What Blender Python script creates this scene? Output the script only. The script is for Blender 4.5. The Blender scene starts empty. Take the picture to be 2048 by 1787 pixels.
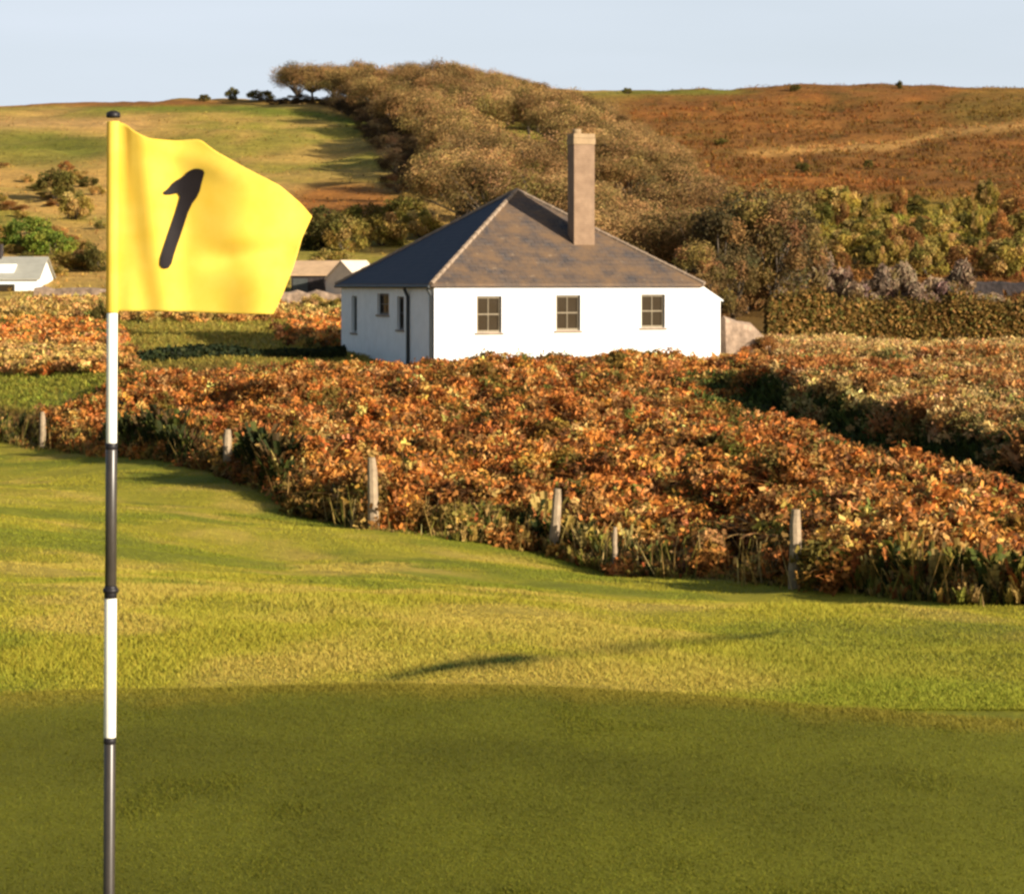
import bpy, math, random
import numpy as np
from mathutils import Vector

S = bpy.context.scene
COL = S.collection
random.seed(7)
RNG = np.random.default_rng(11)

# ------------------------------------------------------------------ camera
F = 5200.0            # focal length in pixels of a 2048 px wide picture
HX, HY = 1024.0, 570.0  # where the level line of sight meets that picture
cam_d = bpy.data.cameras.new('camera')
cam = bpy.data.objects.new('camera', cam_d)
COL.objects.link(cam)
cam.location = (0, 0, 0)
cam.rotation_euler = (math.radians(90), 0, 0)
cam_d.sensor_width = 36.0
cam_d.lens = 36.0 * F / 2048.0
cam_d.shift_y = -(893.5 - HY) / 2048.0
cam_d.clip_start = 0.1
cam_d.clip_end = 6000
S.camera = cam

# ------------------------------------------------------------------ light
SUN_AZ = math.radians(52)     # to the right of straight behind the camera
SUN_EL = math.radians(17.5)
sdir = Vector((math.sin(SUN_AZ) * math.cos(SUN_EL), -math.cos(SUN_AZ) * math.cos(SUN_EL), math.sin(SUN_EL)))
sun_d = bpy.data.lights.new('sun', 'SUN')
sun_d.energy = 5.0
sun_d.angle = math.radians(0.53)
sun_d.color = (1.0, 0.89, 0.73)
sun = bpy.data.objects.new('sun', sun_d)
COL.objects.link(sun)
sun.rotation_euler = sdir.to_track_quat('Z', 'Y').to_euler()

W = bpy.data.worlds.new('World')
S.world = W
W.use_nodes = True
wt = W.node_tree
bg = wt.nodes['Background']
sky = wt.nodes.new('ShaderNodeTexSky')
sky.sky_type = 'NISHITA'
sky.sun_disc = False
sky.sun_elevation = SUN_EL
sky.sun_rotation = math.atan2(sdir.x, sdir.y)
sky.air_density = 1.0
sky.dust_density = 2.5
sky.ozone_density = 1.0
# bright haze veil added low down only, so the sky above gives little fill
tco = wt.nodes.new('ShaderNodeTexCoord')
sepw = wt.nodes.new('ShaderNodeSeparateXYZ')
wt.links.new(tco.outputs['Generated'], sepw.inputs[0])
mrw = wt.nodes.new('ShaderNodeMapRange'); mrw.interpolation_type = 'SMOOTHSTEP'
mrw.inputs[1].default_value = 0.10; mrw.inputs[2].default_value = 0.19; mrw.inputs[3].default_value = 0.92; mrw.inputs[4].default_value = 0.0
wt.links.new(sepw.outputs[2], mrw.inputs[0])
cln = wt.nodes.new('ShaderNodeTexNoise'); cln.inputs['Scale'].default_value = 3.0; cln.inputs['Detail'].default_value = 4.0
cmap = wt.nodes.new('ShaderNodeMapping'); cmap.inputs['Scale'].default_value = (1, 1, 9)
wt.links.new(tco.outputs['Generated'], cmap.inputs[0]); wt.links.new(cmap.outputs[0], cln.inputs['Vector'])
mlw = wt.nodes.new('ShaderNodeMath'); mlw.operation = 'MULTIPLY_ADD'; mlw.inputs[1].default_value = 0.4; mlw.inputs[2].default_value = -0.22
wt.links.new(cln.outputs[0], mlw.inputs[0])
adw = wt.nodes.new('ShaderNodeMath'); adw.operation = 'ADD'; adw.use_clamp = True
wt.links.new(mrw.outputs[0], adw.inputs[0]); wt.links.new(mlw.outputs[0], adw.inputs[1])
mxw = wt.nodes.new('ShaderNodeMix'); mxw.data_type = 'RGBA'
wt.links.new(adw.outputs[0], mxw.inputs[0]); wt.links.new(sky.outputs[0], mxw.inputs[6])
mxw.inputs[7].default_value = (5.65, 6.25, 7.0, 1)
wt.links.new(mxw.outputs[2], bg.inputs[0])
bg.inputs[1].default_value = 0.066

S.view_settings.view_transform = 'Standard'
S.view_settings.look = 'None'
S.view_settings.exposure = 0.98
S.view_settings.gamma = 1.0
S.render.engine = 'CYCLES'
S.cycles.max_bounces = 6
S.cycles.diffuse_bounces = 3
S.cycles.transmission_bounces = 4
S.cycles.filter_width = 2.7

# ------------------------------------------------------------------ helpers
def lin(r, g, b, k=1.0):
    f = lambda c: (c / 255 / 12.92) if c <= 10.3 else ((c / 255 + 0.055) / 1.055) ** 2.4
    return np.array([f(r) * k, f(g) * k, f(b) * k])

def tag(o, label=None, cat=None, group=None, kind=None):
    if label: o['label'] = label
    if cat: o['category'] = cat
    if group: o['group'] = group
    if kind: o['kind'] = kind
    return o

def empty(name, loc=(0, 0, 0), rz=0.0):
    o = bpy.data.objects.new(name, None)
    COL.objects.link(o)
    o.location = loc
    o.rotation_euler = (0, 0, rz)
    o.empty_display_size = 0.3
    return o

def mesh_np(verts, faces, vcol=None, mats=(), smooth=False, midx=None):
    """verts (n,3), faces (m,k) -> mesh data"""
    verts = np.ascontiguousarray(verts, dtype=np.float32)
    faces = np.ascontiguousarray(faces, dtype=np.int32)
    m, k = faces.shape
    me = bpy.data.meshes.new('mesh')
    me.vertices.add(len(verts)); me.vertices.foreach_set('co', verts.ravel())
    me.loops.add(m * k); me.loops.foreach_set('vertex_index', faces.ravel())
    me.polygons.add(m)
    me.polygons.foreach_set('loop_start', np.arange(0, m * k, k, dtype=np.int32))
    me.polygons.foreach_set('loop_total', np.full(m, k, dtype=np.int32))
    me.polygons.foreach_set('use_smooth', np.full(m, smooth, dtype=bool))
    for mt in mats: me.materials.append(mt)
    if midx is not None: me.polygons.foreach_set('material_index', np.asarray(midx, dtype=np.int32))
    me.update(calc_edges=True)
    if vcol is not None:
        a = me.color_attributes.new('tint', 'FLOAT_COLOR', 'POINT')
        c = np.ones((len(verts), 4), dtype=np.float32); c[:, :3] = vcol
        a.data.foreach_set('color', c.ravel())
    me.validate()
    return me

def obj(name, me, parent=None, loc=None):
    o = bpy.data.objects.new(name, me)
    COL.objects.link(o)
    me.name = name
    if parent: o.parent = parent
    if loc is not None: o.location = loc
    return o

class MB:
    """collects shapes with mixed face sizes into one mesh"""
    def __init__(s): s.v = []; s.f = []; s.mi = []
    def add(s, vs, fs, mi=0):
        n = len(s.v); s.v += [tuple(v) for v in vs]
        for f in fs: s.f.append([i + n for i in f]); s.mi.append(mi)
    def box(s, x0, x1, y0, y1, z0, z1, mi=0):
        s.add([(x0,y0,z0),(x1,y0,z0),(x1,y1,z0),(x0,y1,z0),(x0,y0,z1),(x1,y0,z1),(x1,y1,z1),(x0,y1,z1)],
              [(0,3,2,1),(4,5,6,7),(0,1,5,4),(1,2,6,5),(2,3,7,6),(3,0,4,7)], mi)
    def tube(s, pts, rad, n=8, mi=0, cap=True):
        pts = [Vector(p) for p in pts]; rings = []
        for i, p in enumerate(pts):
            d = (pts[min(i+1, len(pts)-1)] - pts[max(i-1, 0)]).normalized()
            a = d.cross(Vector((0.3, 0.9, 0.1)) if abs(d.z) > 0.5 else Vector((0, 0, 1))).normalized(); b = d.cross(a)
            r = rad[i] if hasattr(rad, '__len__') else rad
            rings.append([p + (a*math.cos(2*math.pi*k/n) + b*math.sin(2*math.pi*k/n))*r for k in range(n)])
        vs = [v for r in rings for v in r]; fs = []
        for i in range(len(pts)-1):
            for k in range(n):
                fs.append((i*n+k, i*n+(k+1) % n, (i+1)*n+(k+1) % n, (i+1)*n+k))
        if cap: fs += [tuple(range(n))[::-1], tuple((len(pts)-1)*n+k for k in range(n))]
        s.add(vs, fs, mi)
    def mesh(s, mats, smooth=False, bevel=0):
        me = bpy.data.meshes.new('mesh')
        me.from_pydata(s.v, [], s.f)
        for m in (mats if isinstance(mats, (list, tuple)) else [mats]): me.materials.append(m)
        me.polygons.foreach_set('material_index', s.mi)
        me.polygons.foreach_set('use_smooth', [smooth]*len(s.f))
        me.update()
        return me
    def build(s, name, mats, parent=None, smooth=False, bevel=0):
        o = obj(name, s.mesh(mats, smooth), parent)
        if bevel:
            b = o.modifiers.new('bevel', 'BEVEL'); b.width = bevel; b.segments = 2; b.limit_method = 'ANGLE'
        return o

# ------------------------------------------------------------------ materials
def mat(name):
    m = bpy.data.materials.new(name); m.use_nodes = True
    nt = m.node_tree
    return m, nt, nt.nodes['Principled BSDF']

def node(nt, t, **kw):
    n = nt.nodes.new(t)
    for k, v in kw.items():
        if k in n.inputs: n.inputs[k].default_value = v
        else: setattr(n, k, v)
    return n

def noise(nt, scale, detail=4, rough=0.6, vec=None):
    n = node(nt, 'ShaderNodeTexNoise'); n.inputs['Scale'].default_value = scale
    n.inputs['Detail'].default_value = detail; n.inputs['Roughness'].default_value = rough
    if vec is not None: nt.links.new(vec, n.inputs['Vector'])
    return n

def ramp(nt, fac, stops):
    r = nt.nodes.new('ShaderNodeValToRGB'); e = r.color_ramp.elements
    while len(e) < len(stops): e.new(0.5)
    for el, (p, c) in zip(e, stops): el.position = p; el.color = (*c, 1)
    nt.links.new(fac, r.inputs[0]); return r

def mixc(nt, a, b, fac, mode='MIX'):
    m = nt.nodes.new('ShaderNodeMix'); m.data_type = 'RGBA'; m.blend_type = mode
    for s, v in ((0, fac), (6, a), (7, b)):
        if hasattr(v, 'links'): nt.links.new(v, m.inputs[s])
        else: m.inputs[s].default_value = v if s == 0 else (*v, 1)
    return m.outputs[2]

def bump(nt, p, h, strength, dist):
    b = nt.nodes.new('ShaderNodeBump'); b.inputs['Strength'].default_value = strength
    b.inputs['Distance'].default_value = dist
    nt.links.new(h, b.inputs['Height']); nt.links.new(b.outputs[0], p.inputs['Normal'])

def plain(name, c, rough=0.6, var=0.15, scale=8.0, spec=0.3, bmp=0.0):
    m, nt, p = mat(name)
    geo = nt.nodes.new('ShaderNodeTexCoord').outputs['Object']
    n = noise(nt, scale, 5, 0.65, geo)
    r = ramp(nt, n.outputs[0], [(0.25, tuple(np.array(c)*(1-var))), (0.75, tuple(np.minimum(np.array(c)*(1+var), 0.95)))])
    nt.links.new(r.outputs[0], p.inputs['Base Color'])
    p.inputs['Roughness'].default_value = rough
    p.inputs['Specular IOR Level'].default_value = spec
    if bmp: bump(nt, p, n.outputs[0], 0.6, bmp)
    return m

def leaf_material(name, transl=0.25):
    """colour of each leaf from its own tint"""
    m, nt, p = mat(name)
    a = nt.nodes.new('ShaderNodeAttribute'); a.attribute_name = 'tint'
    oi = nt.nodes.new('ShaderNodeObjectInfo')
    mr = nt.nodes.new('ShaderNodeMapRange'); mr.inputs[3].default_value = 0.62; mr.inputs[4].default_value = 1.22
    nt.links.new(oi.outputs['Random'], mr.inputs[0])
    hs = nt.nodes.new('ShaderNodeHueSaturation'); nt.links.new(mr.outputs[0], hs.inputs['Value'])
    nt.links.new(a.outputs[0], hs.inputs['Color'])
    nt.links.new(hs.outputs[0], p.inputs['Base Color'])
    p.inputs['Roughness'].default_value = 0.75
    p.inputs['Specular IOR Level'].default_value = 0.15
    t = nt.nodes.new('ShaderNodeBsdfTranslucent'); nt.links.new(hs.outputs[0], t.inputs[0])
    mx = nt.nodes.new('ShaderNodeMixShader'); mx.inputs[0].default_value = transl
    nt.links.new(p.outputs[0], mx.inputs[1]); nt.links.new(t.outputs[0], mx.inputs[2])
    nt.links.new(mx.outputs[0], nt.nodes['Material Output'].inputs[0])
    return m

def ground_material(name, fine, mid, coarse, amp, bdist):
    """tint of the place times mottling at three scales"""
    m, nt, p = mat(name)
    a = nt.nodes.new('ShaderNodeAttribute'); a.attribute_name = 'tint'
    co = nt.nodes.new('ShaderNodeTexCoord').outputs['Object']
    c = a.outputs[0]
    for sc, am in ((fine, amp*1.1), (mid, amp), (coarse, amp*0.8)):
        n = noise(nt, sc, 5, 0.65, co)
        r = ramp(nt, n.outputs[0], [(0.3, (1-am,)*3), (0.7, (1+am,)*3)])
        r.color_ramp.elements[1].color = (1+am, 1+am*0.95, 1+am*0.8, 1)
        c = mixc(nt, c, r.outputs[0], 1.0, 'MULTIPLY')
    nt.links.new(c, p.inputs['Base Color'])
    p.inputs['Roughness'].default_value = 0.9
    p.inputs['Specular IOR Level'].default_value = 0.1
    nb = noise(nt, fine, 6, 0.7, co)
    bump(nt, p, nb.outputs[0], 0.8, bdist)
    return m

M = {}
M['leaf'] = leaf_material('leaf')
M['twig'] = leaf_material('twig', 0.12)
M['grass'] = leaf_material('grass_blade', 0.3)
M['turf'] = ground_material('turf', 38.0, 6.0, 0.9, 0.22, 0.02)
M['greenturf'] = ground_material('fine_turf', 90.0, 9.0, 0.8, 0.10, 0.004)
M['hill'] = ground_material('hillside', 2.6, 0.5, 0.1, 0.26, 0.25)
M['bark'] = plain('bark', (0.09, 0.07, 0.05), 0.9, 0.35, 6, 0.1, 0.02)

# ------------------------------------------------------------------ terrain
def P(px, py, Y): return ((px-HX)/F*Y, Y, (HY-py)/F*Y)
def Q(px, Y, z): return ((px-HX)/F*Y, Y, z)
ctl = []
for X in (-3, -1, 1, 3):
    for Y in (0, 3, 5.5): ctl.append((X, Y, -1.79))
for px in (-700, 0, 1024, 2048, 2750):
    ctl.append(Q(px, 8, -1.79))
ctl += [Q(-700, 11.5, -1.78), Q(0, 11.4, -1.79), Q(600, 11.6, -1.79), Q(1024, 11.7, -1.80), Q(1500, 11.3, -1.80), Q(2048, 10.8, -1.79), Q(2750, 10.5, -1.79)]
ctl += [P(0,1150,22), P(0,1000,45), P(0,908,70), P(300,928,62), P(600,1034,48), P(750,1062,45),
        P(-700,1120,22), P(-700,980,45), P(-700,890,70),
        P(1024,1225,22), P(1105,1112,45), P(2048,1345,13.5), P(2048,1272,22), P(2048,1226,33), P(1590,1182,37), P(1590,1290,17),
        P(2750,1300,15), P(2750,1260,33), P(500,1180,22)]
ctl += [Q(300,70,-4.3), Q(700,60,-4.15), Q(1100,60,-3.95), Q(1500,60,-3.75), Q(2048,58,-3.4), Q(2750,58,-3.2), Q(1900,45,-4.0),
        Q(300,80,-3.5), Q(700,78,-3.2), Q(1100,75,-3.2), Q(1400,75,-3.05), Q(2048,75,-2.95), Q(2750,75,-2.8),
        Q(880,87,-2.75), Q(1440,90,-2.7), Q(700,97,-2.6), Q(1100,98,-2.45), Q(300,92,-2.6),
        P(450,700,96), P(450,640,112), P(100,785,86), P(100,690,104), P(0,600,124), P(450,590,126), P(-700,600,124), P(-700,780,86),
        P(1750,690,105), P(2048,690,105), P(2750,690,105), Q(1750,118,-1.9), Q(2048,118,-1.9), Q(1400,112,-1.9),
        Q(1750,126,-1.1), P(1750,520,140), P(2048,520,140), P(1750,480,155), P(2048,470,155), P(2750,480,155),
        P(1750,400,190), P(2048,400,190), P(1750,330,230), P(2048,320,230), P(1750,250,280), P(2750,330,230), P(2750,180,330),
        P(1650,168,330), P(2048,180,330), P(1250,184,330), P(1450,182,330),
        P(100,505,150), P(100,400,195), P(100,300,255), P(0,215,330), P(450,201,330), P(450,400,200), P(450,300,255), P(250,206,330),
        P(-700,300,255), P(-700,225,330), P(-700,500,150),
        Q(1000,125,-0.9), P(1000,420,185), P(1000,310,240), P(1000,222,300), P(1000,185,330), P(700,205,330), P(700,330,240)]
for px in (-700, 300, 1024, 1750, 2750):
    ctl += [Q(px, 400, 25.0), Q(px, 520, 22), Q(px, 900, 12), Q(px, 2500, 0)]
ctl = np.array(ctl)
def uvw(X, Y):
    Yc = np.clip(Y, 0, 2500)
    return np.stack([np.clip(X/(Yc+12.0), -0.6, 0.6)*2.2, np.log(Yc+12.0)], -1)
def tps(r2): return np.where(r2 > 1e-12, 0.5*r2*np.log(np.maximum(r2, 1e-12)), 0)
_c = uvw(ctl[:,0], ctl[:,1])
_n = len(_c)
_K = tps(((_c[:,None]-_c[None])**2).sum(-1)) + np.eye(_n)*2e-4
_A = np.zeros((_n+3, _n+3)); _A[:_n,:_n] = _K; _A[:_n,_n] = 1; _A[:_n,_n+1:] = _c; _A[_n,:_n] = 1; _A[_n+1:,:_n] = _c.T
_w = np.linalg.solve(_A, np.concatenate([ctl[:,2], [0,0,0]]))
def vnoise(x, y, seed=0):
    """smooth value noise in 2-D, -1..1"""
    xi = np.floor(x).astype(np.int64); yi = np.floor(y).astype(np.int64)
    fx = x-xi; fy = y-yi; fx = fx*fx*(3-2*fx); fy = fy*fy*(3-2*fy)
    def h(a, b):
        n = (a*374761393 + b*668265263 + seed*1274126177) & 0xffffffff
        n = ((n ^ (n >> 13))*1274126177) & 0xffffffff
        return ((n ^ (n >> 16)) & 0xffff)/32767.5-1
    return (h(xi,yi)*(1-fx)+h(xi+1,yi)*fx)*(1-fy) + (h(xi,yi+1)*(1-fx)+h(xi+1,yi+1)*fx)*fy
def fbm(x, y, seed=0, o=3): return sum(vnoise(x*2**i, y*2**i, seed+i)*0.5**i for i in range(o))
def sstep(a, b, x): t = np.clip((x-a)/(b-a), 0, 1); return t*t*(3-2*t)

# sunken lane on the right, with a bank beyond it
LA, LB = np.array([5.75, 77.0]), np.array([9.9, 46.0])
def lane(X, Y):
    d = LB-LA; L = np.hypot(*d); d = d/L; n = np.array([-d[1], d[0]])   # n points to the right of the lane
    along = (X-LA[0])*d[0]+(Y-LA[1])*d[1]
    side = (X-LA[0])*n[0]+(Y-LA[1])*n[1]
    if n[0] < 0: side = -side
    return along, side, L
def terrain(X, Y):
    X = np.asarray(X, float); Y = np.asarray(Y, float)
    sh = X.shape; X = X.ravel(); Y = Y.ravel()
    q = uvw(X, Y); z = np.empty(len(q))
    for i in range(0, len(q), 20000):
        r2 = ((q[i:i+20000,None]-_c[None])**2).sum(-1)
        z[i:i+20000] = tps(r2)@_w[:_n] + _w[_n] + q[i:i+20000]@_w[_n+1:]
    amp = sstep(11, 30, Y)*0.08 + sstep(110, 200, Y)*0.3
    z = z + amp*fbm(X/6.0, Y/6.0, 3)
    z = z + sstep(12, 15, Y)*sstep(60, 40, Y)*(0.045*fbm(X/1.6, Y/2.2, 9)+0.15*vnoise(X/3.6, Y/4.2, 14))
    al, sd, L = lane(X, Y)
    on = sstep(-4, 4, al)*sstep(L+14, L+4, al)
    z = z + on*(-0.40*sstep(-1.5, -0.7, sd)*sstep(1.2, 0.4, sd) + 0.42*sstep(0.4, 1.2, sd)*sstep(14, 5, sd))
    return z.reshape(sh)
def tz(x, y): return float(terrain(np.array([x]), np.array([y]))[0])
def onground(px, Y):
    x = (px-HX)/F*Y; return (x, Y, tz(x, Y))
def hit(px, py, y0=60.0, y1=340.0):
    """where the sight line through a picture point meets the ground"""
    Y = np.linspace(y0, y1, 600); X = (px-HX)/F*Y
    d = terrain(X, Y)-(HY-py)/F*Y
    i = np.argmax(d > 0) if (d > 0).any() else len(Y)-1
    return (X[i], Y[i], float(d[i]+(HY-py)/F*Y[i]))

GE = np.array([(-5000,1420),(-400,1402),(0,1392),(400,1378),(780,1367),(1050,1371),(1300,1386),(1650,1416),(2048,1442),(2500,1475),(7000,1600)], float)
GEY = 1.79*F/(GE[:,1]-HY); GEX = (GE[:,0]-HX)/F*GEY
def green_edge(X): return np.interp(X, GEX, GEY) + 0.12*np.sin(X*2.1)*0.5

# the fence line (plan), from beyond the left edge to beyond the right edge
FL = np.array([onground(px, Y)[:2] for px, Y in ((-500,76),(0,74),(85,72),(300,65),(455,58),(600,50),(748,46),(1105,45),(1590,37),(2048,33),(2600,31))])
def fence_y(X): return np.interp(X, FL[:,0], FL[:,1])

# natural colour of the ground cover, place by place (albedo), plus a painted shadow streak
C_FAIR = lin(138,130,40); C_STRAW = lin(158,138,64); C_LUSH = lin(105,111,31); C_OLIVE = lin(116,114,36)
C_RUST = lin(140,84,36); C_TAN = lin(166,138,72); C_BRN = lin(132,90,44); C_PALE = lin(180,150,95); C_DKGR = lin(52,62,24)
C_FIELD = lin(138,124,54)
SHADE_LINE = [(770,1358),(900,1334),(1060,1318),(1250,1300),(1400,1286),(1590,1262)]
def soft(px, py, cx, cy, rx, ry, k=0.35):
    d = np.sqrt(((px-cx)/rx)**2+((py-cy)/ry)**2); return 1-sstep(1-k, 1+k, d)
def line_mask(px, py, pts, w):
    pts = np.array(pts, float); yy = np.interp(px, pts[:,0], pts[:,1])
    return np.exp(-((py-yy)/w)**2)*sstep(pts[0,0]-60, pts[0,0]+40, px)*sstep(pts[-1,0]+60, pts[-1,0]-40, px)
def tint_at(X, Y, Z):
    Yc = np.maximum(Y, 4.0)
    px = HX+F*X/Yc; py = HY-F*Z/Yc
    n1 = fbm(X/2.3, Y/3.0, 21); n2 = fbm(X/0.7, Y/1.2, 31); n3 = fbm(X/14, Y/16, 41)
    def mix(c, d, w): return c+(d-c)*np.clip(w, 0, 1)[:,None]
    c = np.tile(C_FAIR, (len(X), 1))
    n4 = fbm(X/4.0, Y/7.0, 23); n5 = fbm(X/0.9, Y/3.2, 25)
    c = mix(c, C_STRAW, sstep(0.05, 0.75, n1+0.5*n2+0.4*n5)*0.75)
    c = mix(c, C_LUSH, sstep(-0.05, 0.5, -n1+0.4*n2-0.6*n4)*0.8)
    c = mix(c, lin(140,134,42), sstep(0.2, 0.8, n4-0.5*n5)*0.5)
    # collar, and a shadow streak painted in dark green behind the green
    c = mix(c, C_OLIVE, soft(px, py, 1800, 1310, 330, 75)*0.7)
    c = mix(c, C_LUSH*1.15, soft(px, py, 1830, 1392, 340, 34)*0.7)
    shade_w = line_mask(px, py, SHADE_LINE, 10+6*n5)*(0.78-0.5*soft(px, py, 1150, 1310, 90, 60, .6)-0.25*sstep(1200, 1350, px))
    c = mix(c, C_DKGR*0.75, 1.0*shade_w*(1+0.6*n2)*(Y < 30))
    # rough land between fence and house
    far = sstep(-0.3, 0.6, Y-fence_y(X)+0.5*n2)
    c = mix(c, lin(96,74,38), far)
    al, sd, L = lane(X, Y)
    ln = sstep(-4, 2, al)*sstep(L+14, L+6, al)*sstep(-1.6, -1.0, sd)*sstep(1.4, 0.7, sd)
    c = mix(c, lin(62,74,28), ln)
    bk = sstep(-2, 2, al)*sstep(1.2, 2.4, sd)*(Y > 46)*(Y < 104)
    c = mix(c, mix(np.tile(C_PALE*0.8, (len(X),1)), C_RUST, sstep(-0.1, 0.4, n1)), bk)
    # field and yard left of the house
    fl = sstep(84, 92, Y)*sstep(-3, -5, X)
    c = mix(c, C_FIELD, fl)
    c = mix(c, lin(122,120,44), soft(px, py, 90, 780, 150, 45))
    c = mix(c, C_RUST, soft(px, py, 80, 670, 130, 30))
    c = mix(c, C_PALE, line_mask(px, py, [(-400,606),(120,604),(260,598),(690,600)], 9)*(Y > 100))
    c = mix(c, C_PALE*0.95, line_mask(px, py, [(1440,700),(1700,686),(2300,682)], 14)*(Y > 85))
    # hills
    h = sstep(116, 140, Y)
    hc = np.tile(C_TAN, (len(X), 1))
    hc = mix(hc, lin(128,122,48), sstep(-0.15, 0.5, n3+0.3*n1)*0.8)
    hc = mix(hc, lin(184,142,80), sstep(0.1, 0.7, -n3)*0.6)
    hc = mix(hc, lin(104,112,36), line_mask(px, py, [(200,214),(420,212),(620,228),(780,260)], 10))
    hc = mix(hc, lin(176,140,88), line_mask(px, py, [(-300,252),(120,246),(300,250)], 13)*0.8)
    hc = mix(hc, lin(100,104,36), soft(px, py, 60, 300, 170, 34)*0.7)
    hc = mix(hc, C_RUST, soft(px, py, 690, 405, 110, 40)*0.8)
    hc = mix(hc, C_BRN, soft(px, py, 100, 205, 420, 9))
    rt = sstep(1080, 1300, px)
    rc = np.tile(C_BRN, (len(X), 1))
    rc = mix(rc, lin(148,96,46), sstep(0.0, 0.6, n3)*0.9)
    rc = mix(rc, lin(104,84,36), sstep(0.1, 0.7, -n1)*0.6)
    rc = rc*0.9
    rc = mix(rc, lin(108,92,40), soft(px, py, 2010, 215, 130, 50)*0.6)
    rc = mix(rc, lin(172,132,76), line_mask(px, py, [(1500,306),(1790,292),(1900,264),(2300,228)], 8))
    rc = mix(rc, lin(110,110,40), line_mask(px, py, [(1150,186),(1480,184)], 6))
    rc = mix(rc, lin(140,126,50), soft(px, py, 1850, 465, 300, 62)*0.9)
    hc = mix(hc, rc, rt)
    c = mix(c, hc, h)
    return c

def build_ground():
    Ys = np.concatenate([np.arange(-60, 0, 10.0), np.arange(0, 11, 0.5), np.arange(11, 14, 0.1)])
    y = 14.0; L = []
    while y < 420: L.append(y); y += max(0.22, y*0.0085)
    while y < 2600: L.append(y); y *= 1.12
    Ys = np.concatenate([Ys, L])
    nu = 261; u = np.linspace(-1, 1, nu)
    s = 0.30*u+0.70*u**5
    X = s[None]*(36+0.85*np.maximum(Ys, 0))[:,None]; Yg = np.repeat(Ys[:,None], nu, 1)
    Z = terrain(X, Yg)
    inside = sstep(0.10, 0.5, green_edge(X)-Yg)
    Zs = Z - 0.05*inside
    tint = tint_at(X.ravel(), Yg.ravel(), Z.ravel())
    ny = len(Ys)
    idx = np.arange(ny*nu).reshape(ny, nu)
    fa = np.stack([idx[:-1,:-1], idx[:-1,1:], idx[1:,1:], idx[1:,:-1]], -1)
    V = np.stack([X, Yg, Zs], -1).reshape(-1, 3)
    rowY = 0.5*(Ys[:-1]+Ys[1:])
    for name, sel, m in (('fairway', rowY < 33, 'turf'), ('rough_ground', (rowY >= 33) & (rowY < 118), 'turf'), ('hillside', rowY >= 118, 'hill')):
        f = fa[sel].reshape(-1, 4)
        used, inv = np.unique(f, return_inverse=True)
        o = obj(name, mesh_np(V[used], inv.reshape(-1, 4), tint[used], [M[m]], True))
        tag(o, kind='structure')
build_ground()

def build_green():
    xs = np.concatenate([np.linspace(-9, -3, 20), np.linspace(-2.9, 2.9, 180), np.linspace(3, 9, 20)])
    t = np.linspace(0, 1, 90)
    e = green_edge(xs)+0.03*vnoise(xs*9, xs*0, 5)
    Y = -4+(e+4)[None]*t[:,None]; X = np.repeat(xs[None], len(t), 0)
    Z = terrain(X, Y)+0.004
    Z[-1] -= 0.004
    n1 = fbm(X/1.3, Y/1.6, 51).ravel(); n2 = fbm(X/0.3, Y/0.5, 52).ravel()
    c = np.tile(lin(98,98,25), (X.size, 1))
    c = c*(1+0.13*n1+0.07*n2)[:,None]
    c = c*(1+0.07*np.tanh(3*np.sin((Y*0.97+X*0.22)*2.6+0.5*n1.reshape(X.shape)))).ravel()[:,None]
    cw = sstep(0.55, 0.0, (e[None]-Y).ravel()+0.25*n2)[:,None]*0.75
    c = c*(1-cw)+cw*lin(142,130,46)
    ny, nx = X.shape; idx = np.arange(ny*nx).reshape(ny, nx)
    fa = np.stack([idx[:-1,:-1], idx[:-1,1:], idx[1:,1:], idx[1:,:-1]], -1).reshape(-1, 4)
    o = obj('putting_green', mesh_np(np.stack([X,Y,Z],-1).reshape(-1,3), fa, c, [M['greenturf']], True))
    tag(o, kind='structure')
build_green()

# ------------------------------------------------------------------ leaf clouds and grasses
def quads(cen, nor, size, aspect=1.0, up=None):
    """quads at cen with random spin round nor; size (n,), aspect length/width"""
    n = len(cen)
    nor = nor/np.linalg.norm(nor, axis=1, keepdims=True)
    r = RNG.normal(size=(n,3)) if up is None else up
    a = np.cross(nor, r); a /= np.linalg.norm(a, axis=1, keepdims=True)+1e-9
    b = np.cross(nor, a)
    a = a*(size/2)[:,None]; b = b*(size*aspect/2)[:,None]
    v = np.stack([cen-a-b, cen+a-b*0.6, cen+a*0.7+b, cen-a*0.8+b*0.8], 1).reshape(-1, 3)
    return v, np.arange(4*n).reshape(n, 4)

def vary(base, n, v=0.25, hue=0.1):
    k = 1+v*RNG.normal(size=(n,1)); h = 1+hue*RNG.normal(size=(n,3))
    return np.clip(np.asarray(base)*k*h, 0.004, 0.9)

def palette(cols, wts, n, v=0.2, hue=0.06):
    w = np.array(wts, float)/sum(wts)
    i = RNG.choice(len(cols), n, p=w); return vary(np.array(cols)[i], n, v, hue)

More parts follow.
